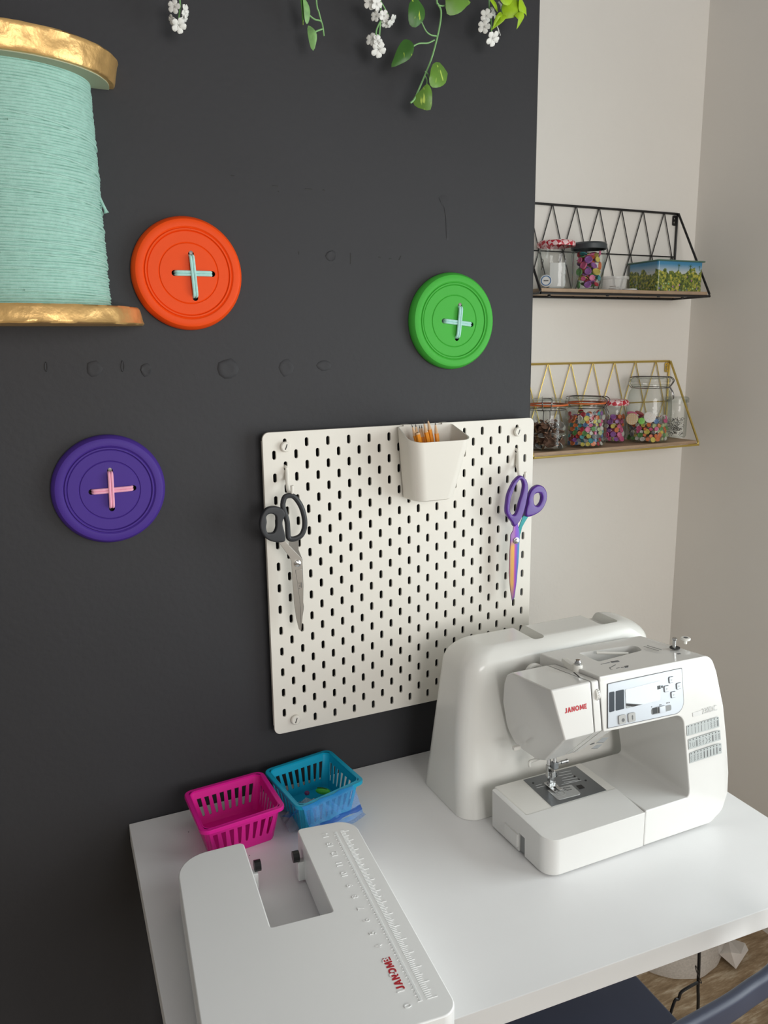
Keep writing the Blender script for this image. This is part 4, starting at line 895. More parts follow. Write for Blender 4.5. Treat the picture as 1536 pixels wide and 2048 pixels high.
obj('rolled_rim', b, M_tinr, tin)
M_palm = mat('palm_green_print', (54, 96, 50), .4)
for (u, v, s) in ((1358, 531, 1), (1381, 533, 1.15), (1399, 534, .7)):
    p = at(u, v, Y=ty0); y = ty0-.0004; b = NB()
    prism(b, [(p.x-.0006, p.z-.014*s), (p.x+.0006, p.z-.014*s)]+[(p.x+math.cos(R(a))*r_*s, p.z+math.sin(R(a))*r_*s*.8-(.001 if r_ > .005 else 0)) for a, r_ in ((-30, .0012), (-12, .008), (10, .0014), (28, .0085), (50, .0014), (72, .008), (90, .0014), (108, .008), (130, .0014), (152, .0085), (170, .0014), (192, .008), (210, .0012))], lambda x, z: (x, y, z), lambda x, z: (x, y+.0006, z))
    obj('palm_print', b, M_palm, tin)
# ------------------------------------------------------------------ plastic baskets
def basket(label, m, P, rot_z, zr, taper=.011):
    "P: four rim corners in the ground plane: back-left, back-right, front-right, front-left"
    c = sum((Vector((p[0], p[1], 0)) for p in P), Vector())/4
    o = thing('basket', label, 'basket', (c.x, c.y, DZ+.0004)); z0 = DZ+.0006; H = zr-z0
    rim = [Vector((p[0], p[1], 0)) for p in P]
    def inset(v, d): w = v-c; return c+w*(1-d/w.length*1.41)
    top = [inset(v, .006) for v in rim]; bot = [inset(v, .006+taper) for v in rim]
    th = .0016
    for i in range(4):
        A, B, A0, B0 = top[i], top[(i+1) % 4], bot[i], bot[(i+1) % 4]
        wt, wb = (B-A).length, (B0-A0).length
        ex = (B-A).normalized(); mid = (A0+B0)/2; mt_ = (A+B)/2
        upv = Vector((mt_.x-mid.x, mt_.y-mid.y, H)); Ls = upv.length; upv.normalize()
        cr = .012
        outl = [(-wb/2+cr*.55, 0), (wb/2-cr*.55, 0), (wt/2-cr*.55, Ls), (-wt/2+cr*.55, Ls)]
        n = 8 if i % 2 == 0 else 7; lp = [outl]
        for k in range(n):
            t = (k+.5)/n; x0 = (t-.5)*(wb-.020); x1 = (t-.5)*(wt-.016)
            lo_, hi = Ls*.24, Ls*.76; wl, wh = .0022, .0040
            xl, xh = x0+(x1-x0)*.24, x0+(x1-x0)*.76
            lp.append([(xl-wl, lo_+.002), (xl-wl*.5, lo_), (xl+wl*.5, lo_), (xl+wl, lo_+.002), (xh+wh, hi), (xh-wh, hi)])
        M = frame((mid.x, mid.y, z0), ex, upv)
        inn = (c-mid); inn.z = 0
        bm = plate(lp, th, 0, M)
        obj('slotted_side', bm, m, o)
    # rounded corner posts
    for i in range(4):
        b = NB()
        d = (top[i]-c).normalized(); A0, A1 = bot[i], top[i]
        for seg in range(1):
            e1 = (top[(i+1) % 4]-top[i]).normalized(); e0 = (top[i-1]-top[i]).normalized(); cr = .012
            n = 6; lo_, hi, lo2, hi2 = [], [], [], []
            for k in range(n+1):
                for (V, z, L_, off) in ((A0, z0, lo_, 0), (A1, z0+H, hi, 0), (A0, z0, lo2, th), (A1, z0+H, hi2, th)):
                    cc = V+e0*cr+e1*cr; s = (e0*-1)*0+(V+e0*cr*0+e1*cr*0-cc)
                    va = (-e1).slerp(-e0, k/n); q = cc+va*(cr-off); L_.append(b.verts.new((q.x, q.y, z)))
            for k in range(n):
                b.faces.new((lo_[k], lo_[k+1], hi[k+1], hi[k])); b.faces.new((lo2[k], hi2[k], hi2[k+1], lo2[k+1]))
                b.faces.new((hi[k], hi[k+1], hi2[k+1], hi2[k])); b.faces.new((lo_[k], lo2[k], lo2[k+1], lo_[k+1]))
            b.faces.new((lo_[0], hi[0], hi2[0], lo2[0])); b.faces.new((lo_[n], lo2[n], hi2[n], hi[n]))
        obj('corner', b, m, o)
    b = NB(); prism(b, fillet([(v.x, v.y) for v in bot], .010), lambda x, y: (x, y, z0), lambda x, y: (x, y, z0+.002)); obj('base', b, m, o)
    b = NB(); ro = fillet([(v.x, v.y) for v in rim], .014); ri = fillet([(inset(v, .0085).x, inset(v, .0085).y) for v in rim], .012)
    R4 = [[b.verts.new((x, y, z)) for x, y in pp] for pp, z in ((ro, zr-.006), (ro, zr-.001), (fillet([(inset(v, .001).x, inset(v, .001).y) for v in rim], .014), zr), (ri, zr), (ri, zr-.003), (fillet([(inset(v, .002).x, inset(v, .002).y) for v in rim], .013), zr-.003), (fillet([(inset(v, .002).x, inset(v, .002).y) for v in rim], .013), zr-.006))]
    for A, B in zip(R4, R4[1:]+[R4[0]]):
        for k in range(len(A)): b.faces.new((A[k], A[(k+1) % len(A)], B[(k+1) % len(A)], B[k]))
    obj('rim', b, m, o)
    return o, c, z0
def rimpts(L_, z): return [tuple(at(u, v, Z=z))[:2] for u, v in L_]
ZR = .8135
pinkb, pc_, pz = basket('empty magenta plastic basket with slotted sides by the charcoal wall', M_magenta, rimpts([(366, 1584), (524, 1540), (572, 1613), (402, 1668)], ZR), 0, ZR)
tealb, tc_, tz = basket('teal plastic basket with slotted sides holding a plastic bag', M_teal, rimpts([(526, 1540), (658, 1497), (730, 1560), (597, 1619)], ZR), 0, ZR)
# things in the teal basket
bag = thing('zip_bag', 'clear plastic bag with blue zip strip hanging over the teal basket rim', 'bag', (tc_.x-.02, tc_.y-.02, DZ+.012))
def c2p(q): return (520+q[0]/4.518, 1480+q[1]/4.518)
def sheet(b, rows):
    g = [[b.verts.new(p) for p in r_] for r_ in rows]
    for A, B in zip(g, g[1:]):
        for k in range(len(A)-1): b.faces.new((A[k], A[k+1], B[k+1], B[k]))
front = (Vector((*rimpts([(597, 1619)], ZR)[0], 0)), Vector((*rimpts([(730, 1560)], ZR)[0], 0)))
fdir = (front[1]-front[0]).normalized(); fout = Vector((fdir.y, -fdir.x, 0))
def fp(s, out, z): p = front[0]+(front[1]-front[0])*s+fout*out; return Vector((p.x, p.y, z))
b = NB(); rows = []
for (s0, s1, out, z) in ((.02, .80, -.062, DZ+.020), (.02, .80, -.035, DZ+.032), (.04, .80, -.012, ZR-.006), (.05, .80, .0, ZR+.0012), (.06, .81, .005, ZR-.004), (.06, .82, .012, ZR-.020), (.07, .83, .020, ZR-.034)):
    rows.append([fp(s0+(s1-s0)*k/8, out+.002*math.sin(k*1.9+z*300), z+.0008*math.sin(k*2.3)) for k in range(9)])
sheet(b, rows); bmesh.ops.solidify(b, geom=b.faces[:], thickness=.0003); obj('bag_film', b, M_bluef, bag)
b = NB(); rows = [[fp(.07+.76*k/8, o_+.002*math.sin(k*1.9+z*300), z) for k in range(9)] for (o_, z) in ((.0185, ZR-.030), (.0205, ZR-.0335), (.022, ZR-.037))]
sheet(b, rows); bmesh.ops.solidify(b, geom=b.faces[:], thickness=.0008); obj('zip_strip', b, M_blueb, bag)
b = NB(); rows = [[fp(.07+.76*k/8, o_+.003*math.sin(k*1.3), z+.001*math.sin(k)) for k in range(9)] for (o_, z) in ((.022, ZR-.037), (.026, ZR-.043), (.034, ZR-.048+.004))]
sheet(b, rows); bmesh.ops.solidify(b, geom=b.faces[:], thickness=.0003); obj('bag_flap', b, M_bluef, bag)
bag2 = thing('crumpled_bag', 'crumpled clear bag lying on the bottom of the teal basket', 'bag', (tc_.x-.02, tc_.y, tz+.003))
b = NB(); g = []
for i in range(9):
    row = []
    for j in range(9):
        x, y = (i/8-.5)*.082, (j/8-.5)*.068; h = max(0, 1-(x/.042)**2)*max(0, 1-(y/.035)**2); zz_ = .003+.030*h*(.7+.6*_nz.noise(Vector((i*.9, j*.9, 3))))
        row.append(Vector((tc_.x-.026+x, tc_.y-.016+y+.2*x, tz+zz_)))
    g.append(row)
sheet(b, g); bmesh.ops.solidify(b, geom=b.faces[:], thickness=.0004); obj('bag_film', b, M_bagp, bag2, smooth=25)
gc = at(646, 1582, Z=tz+.022); gb = thing('green_clip', 'bright green rounded plastic clip lying in the teal basket', 'clip', gc)
b = NB(); Mg = Matrix.Translation(gc) @ Matrix.Rotation(R(-38), 4, 'Z') @ Matrix.Diagonal((1.5, .8, .6, 1)); bmesh.ops.create_uvsphere(b, u_segments=20, v_segments=12, radius=.0095, matrix=Mg)
obj('clip_body', b, M_lime, gb, smooth=80); b = NB(); tube(b, [gc+Vector((-.008, .007, .005)), gc+Vector((.0, .0, .0062)), gc+Vector((.006, -.005, .004))], .0014, 6); obj('groove', b, mat('dark_green_groove', (26, 90, 36), .4), gb)
pr_ = at(614, 1586, Z=tz+.020); b = NB(); lathe(b, [(0, .003), (.004, .0025), (.005, 0), (.004, -.0025), (0, -.003)], 14, tuple(pr_), cap=False); tag(obj('bobbin', b, mat('plum_plastic', (120, 50, 100), .4)), 'tiny plum bobbin lying on the crumpled bag in the teal basket', 'bobbin')
# ------------------------------------------------------------------ extension table
ZE = DZ+.066
ext = thing('extension_table', 'white U-shaped sewing extension table with ruler markings lying on the desk', 'extension table', (-.36, -.4, DZ))
def eP(u, v, z=ZE): p = at(340+u/2.4774, 1480+v/2.4774, Z=z); return (p.x, p.y)
BLc = eP(30, 600); bi = eP(362, 505); sA = eP(500, 931); sB = eP(805, 846); ri_ = eP(636, 432); BRc = eP(905, 390); FRc = eP(1440, 1345)
ang = math.atan2(FRc[1]-BRc[1], FRc[0]-BRc[0]); dn = Vector((math.cos(ang), math.sin(ang)))       # towards the front
ac = Vector((-dn.y, dn.x)) if -dn.y > 0 else Vector((dn.y, -dn.x))                                # to the right
O2 = Vector(BRc)
def uv(p): r_ = Vector(p)-O2; return (r_.dot(ac), r_.dot(dn))
Lx = min(uv(BLc)[0], -.27); D_ = uv(FRc)[1]
s0x, s1x, sd = uv(sA)[0], uv(sB)[0], (uv(sA)[1]+uv(sB)[1])/2
lb, rb = uv(bi)[1], uv(ri_)[1]
tp = [(Lx, lb+.006), (s0x-.001, lb), (s0x, sd), (s1x, sd), (s1x-.001, rb+.004), (0, 0), (0, D_), (Lx-.004, D_)]
tr = [.05, .008, .003, .003, .008, .032, .022, .03]
ew = lambda a, c: (O2.x+ac.x*a+dn.x*c, O2.y+ac.y*a+dn.y*c)
poly = fillet([ew(*p) for p in tp], tr, 7)
b = NB(); prism(b, poly, lambda x, y: (x, y, DZ+.006), lambda x, y: (x, y, ZE)); bevel(b, .0022, 3, 50)
obj('table_top', b, M_ext, ext, smooth=40)
for (a, c) in ((Lx+.03, .06), (-.03, .05), (-.03, D_-.04), (Lx+.03, D_-.04)):
    b = NB(); x, y = ew(a, c); lathe(b, [(0.008, 0), (.009, .0062)], 16, (x, y, DZ+.0002)); obj('foot', b, M_black, ext)
ME = frame((O2.x, O2.y, ZE), (ac.x, ac.y, 0), (-dn.x, -dn.y, 0))       # x to the right, y to the back
def eloc(u, v): a, c = uv(eP(u, v)); return Vector((a, -c))
b = NB(); q0, q1 = eloc(1180+165, 1240+30), eloc(925, 445)
cm = .0100
for k in range(0, 371):
    s = k*.001*1.0
    if s > D_-.055: break
    L_ = .011 if k % 10 == 0 else .008 if k % 5 == 0 else .0052
    y = -(D_-.030)+s
    box(b, -.040-L_*.5+.004, -.036+.0008, y-.00013, y+.00013, -.0002, .0007, ME)
for k in range(0, 120):
    s = k*.0254/8
    if s > D_-.055: break
    L_ = .014 if k % 8 == 0 else .0105 if k % 4 == 0 else .0075
    y = -(D_-.030)+s
    box(b, -.030+.0006, -.030+L_, y-.00022, y+.00022, -.0002, .0008, ME)
obj('ruler_ticks', b, M_ext, ext, kind='stuff')
for k in range(0, 15):
    y = -(D_-.030)+k*.0254
    if k*.0254 > D_-.045: break
    Mt = ME @ Matrix.Translation((-.050, y-.004, .0002)) @ Matrix.Rotation(R(90), 4, 'Z')
    t_ = text(str(k), .013, Mt, .0006); obj('ruler_number', t_, M_ext, ext)
p0, p1 = eloc(1165, 1232), eloc(1088, 1074); d = (p1-p0); wlen = d.length
Mt = ME @ Matrix.Translation((p0.x, p0.y, .0001)) @ Matrix.Rotation(math.atan2(d.y, d.x), 4, 'Z')
obj('logo', brand(Mt, wlen, .0098, .0003), M_red, ext, label='red brand lettering')
# screw feet in the notch
for (u, v, zz_, s) in ((415, 625, DZ+.035, -1), (640, 573, DZ+.04, 1)):
    p = at(340+u/2.4774, 1480+v/2.4774, Z=zz_+.004)
    b = NB(); w = Vector((ac.x, ac.y, 0))*-s*-1
    cyl(b, p-w*.0005, p+w*.0105*-s*s, .0088, 10); kn = obj('levelling_knob', b, M_black, ext)
    b = NB(); cyl(b, p+w*.006, p-w*.006*-1+w*.004, .003, 8)
    b2 = NB(); Mx = frame((p.x, p.y, DZ+.0005), (ac.x, ac.y, 0), (-dn.x, -dn.y, 0)); box(b2, -.004, .012 if s > 0 else .004, -.008, .006, .004, zz_-DZ-.004, Mx) if s > 0 else box(b2, -.014, .005, -.010, .004, .004, zz_-DZ-.004, Mx)
    b.free(); bevel(b2, .0012, 1); obj('knob_bracket', b2, M_ext, ext)
# ------------------------------------------------------------------ hard case behind the machine
case = thing('machine_cover', 'tall white plastic sewing machine cover standing behind the machine', 'machine cover', (.23, -.15, DZ))
b = NB(); rings = []; zt_c = 1.046; rr = .040
x0b, x1b, y0b, y1b = -.0125, .475, -.2365, -.070
lv = [0, .012, .08, .16, .22, .258-.0]
def cring(z, ex):
    t = (z-DZ)/(zt_c-DZ); x0 = x0b+.028*t+ex*1.1; x1 = x1b-.052*t-ex*1.2; y0 = y0b+.034*t+.012*math.sin(math.pi*min(1, t*1.1))+ex*.72; y1 = y1b-.026*t-ex*.62
    return [b.verts.new((x, y, z)) for x, y in fillet([(x0, y1), (x0, y0), (x1, y0), (x1, y1)], [.026, .034, .034, .026], 8)]
for z in (DZ+.0006, DZ+.008, DZ+.07, DZ+.14, DZ+.2, zt_c-rr): rings.append(cring(z, 0))
for k in range(1, 9):
    a = math.pi/2*k/8; rings.append(cring(zt_c-rr+rr*math.sin(a), rr*(1-math.cos(a))))
for A, B in zip(rings, rings[1:]):
    n = len(A)
    for k in range(n): b.faces.new((A[k], A[(k+1) % n], B[(k+1) % n], B[k]))
b.faces.new(rings[0]); b.faces.new(rings[-1])
cuts = []
for (xa, xb, ya) in ((.158, .186, -.183), (.318, .362, -.178)):
    cb = NB(); prism(cb, fillet([(xa, -.04), (xa, ya), (xb, ya), (xb, -.04)], [0, .008, .008, 0], 4), lambda x, y: (x+.003, y, 1.027), lambda x, y: (x, y, 1.08)); cuts.append(cb)
b = boolean(b, cuts); obj('cover_shell', b, M_case, case, smooth=40)
# ------------------------------------------------------------------ sewing machine
sm = thing('sewing_machine', 'white computerised sewing machine with control panel and stitch charts on the desk', 'sewing machine', (.22, -.33, DZ))
KG = .176
def yG(z): return -.412+KG*(z-.88)
nG = Vector((0, 1, -KG)); aG = Vector((0, -.412, .88)); tG = Vector((0, KG, 1)).normalized()
def k1(q): return (980+q[0]/3.072, 1220+q[1]/3.072)
def Gp(q): return on_plane(*k1(q), aG, nG)
MG = frame(aG, (1, 0, 0), tG)                       # plane of the front: local z = towards the room
def g2(q): p = Gp(q); return (p.x, (p-aG).dot(tG))
def gpoly(bm, pts2, h0, h1): prism(bm, pts2, lambda x, y: MG @ Vector((x, y, h0)), lambda x, y: MG @ Vector((x, y, h1)))
# body: C-shaped shell
cp = [(.2215, .7525), (.372, .7525), (.398, .770), (.4075, .800), (.4105, .8365), (.4113, .893), (.409, .953), (.3985, 1.0144), (.388, 1.045), (.1475, 1.0505), (.1475, .962), (.178, .960), (.3165, .9565), (.3185, .830), (.3165, .8165), (.2215, .8165)]
cr_ = [.002, .02, .02, .02, 0, 0, 0, .03, .022, .002, .002, 0, .016, 0, .013, .002]
b = NB(); pl = fillet(cp, cr_, 6)
def cf(x, z): return (x, max(yG(z), -.4235) if z < .9 else yG(z), z)
def cbk(x, z): return (x, -.252+.03*max(0, min(1, (z-.82)/.12)), z-(0.0165 if z > 1.0 else 0))
prism(b, pl, cf, cbk); bevel(b, .0055, 3, 40)
cut = NB(); sp4 = [at(*k1(q), Z=1.04) for q in ((545, 252), (668, 326), (935, 243), (900, 195))]
prism(cut, fillet([(p.x, p.y) for p in sp4], [.004, .004, .012, .02], 5), lambda x, y: (x, y, 1.012), lambda x, y: (x, y, 1.09))
b = boolean(b, [cut]); obj('machine_body', b, M_plast, sm, smooth=40)
# free arm and accessory tray
b = NB(); box(b, .035, .222, -.353, -.254, .757, .8195); bevel(b, .003, 2); obj('free_arm', b, M_plast2, sm)
b = NB(); tp_ = fillet([(.0265, -.4235), (.2205, -.4235), (.2205, -.3525), (.0345, -.3525), (.0345, -.262), (.0245, -.262)], [.024, .001, .001, .002, .004, .008], 6)
prism(b, tp_, lambda x, y: (x+(.0015 if x < .1 else 0), y, .752), lambda x, y: (x, y, .8205-max(0, (-y-.3525))/.071*.0065)); bevel(b, .0032, 3, 40)
cb = NB(); box(cb, .0, .046, -.3615, -.3445, .70, .786); b = boolean(b, [cb]); obj('accessory_tray', b, M_plast, sm, smooth=40)
b = NB(); box(b, .0235, .030, -.3435, -.3045, .7585, .782); bevel(b, .0012, 2); obj('tray_latch', b, M_plast, sm)
b = NB(); box(b, .030, .0495, -.3655, -.341, .7526, .784); obj('tray_recess', b, M_greyp, sm)
# head
LP = [(-.3828, 1.0461), (-.397, .965), (-.3259, .8909), (-.2966, .8772), (-.2344, .8748), (-.2125, .90), (-.2165, .9546), (-.2348, .9979), (-.2493, 1.0194), (-.2679, 1.0315)]
LPr = fillet([(y, z) for y, z in LP], [.004, .003, .004, .012, .02, .03, .03, .02, .02, .02], 5)
def xl(z): return .0721-.2312*(z-.965)
def scaled(P, s): cy = sum(p[0] for p in P)/len(P); cz = sum(p[1] for p in P)/len(P); return [(cy+(y-cy)*s, cz+(z-cz)*s) for y, z in P]
b = NB(); prism(b, LPr, lambda y, z: (xl(z), y, z), lambda y, z: (.1302, y, z)); bevel(b, .0026, 3, 50); obj('head_cover', b, M_plast, sm, smooth=40)
b = NB(); prism(b, scaled(LPr, .955), lambda y, z: (.127, y, z), lambda y, z: (.152, y, z)); obj('seam_core', b, M_gap, sm)
b = NB(); prism(b, scaled(LPr, .992), lambda y, z: (.1325, y, z), lambda y, z: (.1455, y, z)); bevel(b, .0008, 2, 50); obj('thread_channel', b, M_plast, sm)
b = NB(); prism(b, LPr, lambda y, z: (.1475, y, z), lambda y, z: (.178-(max(0, .958-z))*.30, y, z)); bevel(b, .0016, 2, 50); obj('head_block', b, M_plast, sm)
b = NB(); pd = Gp((643, 530)); lathe(b, [(0, -.0035), (.0105, -.0035), (.0112, -.002), (.0112, .002), (.0105, .0035), (0, .0035)], 32, M=Matrix.Translation((.1415, pd.y+.0075, pd.z)) @ Matrix.Rotation(R(90), 4, 'Y'), cap=False); dl = obj('tension_dial', b, M_plast2, sm)
b = NB()
for k in range(9):
    a = R(100+k*17); box(b, -.0015, .0015, -.0005, .0005, .0110, .0114, Matrix.Translation((.1415, pd.y+.0075, pd.z)) @ Matrix.Rotation(a-R(90), 4, 'X'))
obj('dial_marks', b, M_print, dl)
b = NB(); pw = at(1066, 1337, Y=-.238); lathe(b, [(0, -.004), (.0185, -.004), (.0205, -.002), (.0205, .002), (.0185, .004), (.015, .004), (.015, .003), (0, .003)], 40, M=Matrix.Translation((pw.x, -.243, pw.z-.010)) @ Matrix.Rotation(R(80), 4, 'X'), cap=False); obj('pressure_dial', b, M_plast2, sm)
b = NB(); box(b, pw.x-.002, pw.x+.002, -.2475, -.2468, pw.z-.001, pw.z+.005); obj('dial_mark', b, M_print, sm)
# underside block details
b = NB()
for q in (((800, 800), (870, 762), (905, 765), (845, 800)),): pass
def under(q): return on_plane(*k1(q), (0, -.397, .965), Vector((0, .074, .071)).cross(Vector((1, 0, 0))))
for q4 in (((655, 815), (690, 785), (730, 783), (700, 812)), ((625, 850), (652, 828), (690, 826), (665, 848))):
    b = NB(); P = [under(q) for q in q4]; nrm = (P[1]-P[0]).cross(P[3]-P[0]).normalized()
    if nrm.y > 0: nrm = -nrm
    a = [b.verts.new(p+nrm*.0004) for p in P]; c_ = [b.verts.new(p-nrm*.003) for p in P]; b.faces.new(a); b.faces.new(c_[::-1])
    for k in range(4): b.faces.new((a[k], a[(k+1) % 4], c_[(k+1) % 4], c_[k]))
    obj('vent_recess', b, M_greyp, sm)
pu = under((627, 818)); b = NB(); lathe(b, [(.0032, 0), (.0042, 0), (.0042, .0005), (.0032, .0005)], 20, M=Matrix.Translation(pu+Vector((0, -.0006, -.0006))) @ Vector((0, -.7, -.7)).to_track_quat('Z', 'Y').to_matrix().to_4x4()); obj('arrow_mark', b, M_print, sm)
# control panel
pn = [g2(q) for q in ((722, 455), (1175, 357), (1190, 600), (1150, 625), (722, 725))]
b = NB(); gpoly(b, fillet([g2((718, 452)), g2((1178, 354)), g2((1193, 628)), g2((718, 729))], [.001, .002, .020, .001], 6), .0002, .0007); obj('panel_gap', b, M_print, sm)
b = NB(); gpoly(b, fillet([g2((722, 455)), g2((1173, 358)), g2((1188, 624)), g2((722, 723))], [.001, .002, .019, .001], 6), .0004, .0016); pan = obj('control_panel', b, M_lcdp, sm)
b = NB(); gpoly(b, fillet([g2(q) for q in ((825, 487), (1040, 432), (1042, 551), (832, 603))], .002, 3), .0015, .0022); obj('display', b, M_lcd, pan, label='glossy dark display reflecting the window')
for q4 in (((728, 505), (760, 498), (760, 619), (728, 628)), ((768, 497), (818, 486), (820, 605), (768, 618))):
    b = NB(); gpoly(b, fillet([g2(q) for q in q4], .0015, 3), .0015, .002); obj('dark_window', b, M_lcdk, pan)
def btn(cx, cy, s, name, m=None):
    x, y = g2((cx, cy)); b = NB(); gpoly(b, fillet([(x-s, y-s), (x+s, y-s), (x+s, y+s), (x-s, y+s)], s*.35, 3), .0014, .0036); bevel(b, .0006, 2, 50); o = obj(name, b, m or M_btn, pan); return o, x, y
b = NB()
for (cx, cy) in ((1107, 427), (1078, 482), (1153, 465), (1120, 518)):
    x, y = g2((cx, cy)); b = NB(); gpoly(b, fillet([(x-.0056, y-.0056), (x+.0056, y-.0056), (x+.0056, y+.0056), (x-.0056, y+.0056)], .0020, 3), .0014, .00205); obj('button_surround', b, M_print, pan)
    o, x, y = btn(cx, cy, .0048, 'arrow_button', M_lcdp)
    b = NB(); gpoly(b, [(x-.0018, y-.0018), (x+.0020, y), (x-.0018, y+.0018)], .0036, .0038); obj('arrow_mark', b, M_btn, o)
for i, (cx, cy) in enumerate(((806, 670), (864, 657))):
    o, x, y = btn(cx, cy, .0076, 'function_button')
    b = NB()
    if i == 0:
        lathe(b, [(.0022, 0), (.003, 0), (.003, .0002), (.0022, .0002)], 16, M=MG @ Matrix.Translation((x+.001, y-.001, .0036))); gpoly(b, [(x-.0002, y-.002), (x+.002, y-.001), (x-.0002, y)], .0036, .0038)
    else:
        lathe(b, [(.0014, 0), (.002, 0), (.002, .0002), (.0014, .0002)], 16, M=MG @ Matrix.Translation((x+.0008, y+.0012, .0036)) @ Matrix.Diagonal((.7, 1.3, 1, 1))); gpoly(b, [(x-.0008, y-.0012), (x+.0024, y-.0012), (x+.0008, y-.0048)], .0036, .0038)
    obj('button_symbol', b, M_print, o)
sl = [g2(q) for q in ((985, 607), (1108, 579), (1110, 614), (987, 644))]
b = NB(); gpoly(b, fillet(sl, .003, 4), .0014, .0019); so = obj('speed_slot', b, M_greyp, pan)
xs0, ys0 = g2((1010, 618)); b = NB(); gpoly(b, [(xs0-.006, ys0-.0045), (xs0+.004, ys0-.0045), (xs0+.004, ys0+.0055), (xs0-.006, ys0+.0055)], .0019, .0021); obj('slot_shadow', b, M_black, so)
xs0, ys0 = g2((1050, 609)); b = NB(); gpoly(b, [(xs0-.007, ys0-.005), (xs0+.006, ys0-.005), (xs0+.006, ys0+.006), (xs0-.007, ys0+.006)], .0019, .005); bevel(b, .001, 2); obj('speed_slider', b, M_lcdp, so)
b = NB()
for (cx, cy, n) in ((990, 593, 1), (1043, 581, 2), (1090, 568, 3)):
    for k in range(n):
        x, y = g2((cx+(k-(n-1)/2)*8, cy-(k-(n-1)/2)*1.8)); gpoly(b, [(x-.0012, y-.0014), (x+.0012, y), (x-.0012, y+.0014)], .0015, .0018)
obj('speed_marks', b, M_print, pan)
b = NB()
x, y = g2((1032, 474)); gpoly(b, [(x-.0035, y-.003), (x+.0035, y-.003), (x+.0035, y+.003), (x-.0035, y+.003)], .0021, .0024)
x, y = g2((1052, 470)); gpoly(b, [(x-.0018, y-.002), (x+.0018, y-.002), (x+.0018, y+.002), (x-.0018, y+.002)], .0015, .0018); obj('panel_icon', b, M_black, pan)
# lettering
ax_, ay_ = g2((460, 637)); bx_, by_ = g2((595, 606)); wl = math.hypot(bx_-ax_, by_-ay_)
Mt = MG @ Matrix.Translation((ax_, ay_+.0004, .0001)) @ Matrix.Rotation(math.atan2(by_-ay_, bx_-ax_), 4, 'Z'); obj('logo', brand(Mt, wl, .0080, .0003), M_red, sm, label='red brand lettering')
M_faint = mat('faint_print', (190, 190, 188), .4)
ax_, ay_ = g2((1306, 640)); bx_, by_ = g2((1396, 613)); Mt = MG @ Matrix.Translation((ax_, ay_, .0001)); obj('model_number', fit_text('230DC', Mt, bx_-ax_, .0095, .00012, .0), M_faint, sm)
b = NB(); gpoly(b, [g2(q) for q in ((1244, 632), (1300, 616), (1303, 642), (1247, 656))], .0001, .0003); obj('model_block', b, mat('faint_block', (206, 205, 203), .4), sm)
# stitch charts
for ci, q4 in enumerate((((1207, 712), (1405, 655), (1408, 718), (1210, 775)), ((1217, 796), (1413, 737), (1417, 797), (1220, 858)), ((1225, 879), (1420, 817), (1422, 879), (1227, 942)))):
    P = [Vector(g2(q)) for q in q4]; b = NB(); gpoly(b, fillet([tuple(p) for p in P], .001, 2), .0002, .0006); ch = obj('stitch_chart', b, M_silver, sm)
    b = NB(); rc = random.Random(ci+3)
    def cq(s, t): return (P[3].lerp(P[2], s)).lerp(P[0].lerp(P[1], s), t)
    def ln(pts, w=.0005):
        for a, c_ in zip(pts, pts[1:]):
            a, c_ = Vector(a), Vector(c_); d = (c_-a); 
            if d.length < 1e-6: continue
            nn = Vector((-d.y, d.x)).normalized()*w/2; gpoly(b, [tuple(a-nn), tuple(c_-nn), tuple(c_+nn), tuple(a+nn)], .0006, .00075)
    for k in range(10):
        s = (k+.5)/10; nx = cq(s, .90); gpoly(b, [(nx.x-.0012, nx.y-.0011), (nx.x+.0012, nx.y-.0011), (nx.x+.0012, nx.y+.0011), (nx.x-.0012, nx.y+.0011)], .0006, .00072)
        kind = [['i', 'i', 'dash', 'i', 'dash', 'i', 'i', 'z', 'z', 'zz'], ['hook', 'u', 'zz', 'z', 'T', 'arc', 'Z', 'bar', 'x', 'x'], ['sl', 'z', 'z', 'x', 'B', 'B', 'B', 'bar', 'bar', 'o']][ci][k]
        e = .026
        if kind == 'i': ln([cq(s, .1), cq(s, .72)], .0004)
        elif kind == 'dash': ln([cq(s, .1), cq(s, .72)], .0009)
        elif kind in ('z', 'zz', 'Z'):
            m_ = 4 if kind == 'Z' else 7; ln([cq(s+(e if j % 2 else -e), .12+.6*j/m_) for j in range(m_+1)], .0008 if kind == 'Z' else .0005)
            if kind == 'zz': ln([cq(s+(-e if j % 2 else e), .12+.6*j/m_) for j in range(m_+1)], .0005)
        elif kind == 'sl': [ln([cq(s-e, .12+.15*j), cq(s+e, .22+.15*j)]) for j in range(4)]
        elif kind == 'hook': ln([cq(s-e, .6), cq(s, .65), cq(s+e*.5, .5), cq(s, .3), cq(s-e, .15)], .0006)
        elif kind == 'u': ln([cq(s-e, .6), cq(s-e, .25), cq(s, .15), cq(s+e, .25), cq(s+e, .6)], .0005)
        elif kind == 'T': ln([cq(s-e, .4), cq(s+e, .45)], .0008); ln([cq(s, .12), cq(s, .72)], .0006)
        elif kind == 'arc': ln([cq(s-e, .7), cq(s+e*.4, .55), cq(s+e, .4), cq(s+e*.4, .25), cq(s-e, .1)], .0009)
        elif kind == 'bar': ln([cq(s, .1), cq(s, .74)], .0030 if ci == 1 else .0022)
        elif kind == 'B': ln([cq(s, .1), cq(s, .74)], .0024)
        elif kind == 'x': [ln([cq(s-e, .15+.2*j), cq(s+e, .3+.2*j)]) or ln([cq(s+e, .15+.2*j), cq(s-e, .3+.2*j)]) for j in range(3)]
        elif kind == 'o': ln([cq(s+e*1.1*math.cos(j*.785), .42+.14*math.sin(j*.785)) for j in range(9)], .0010)
    obj('stitch_symbols', b, M_print, ch)
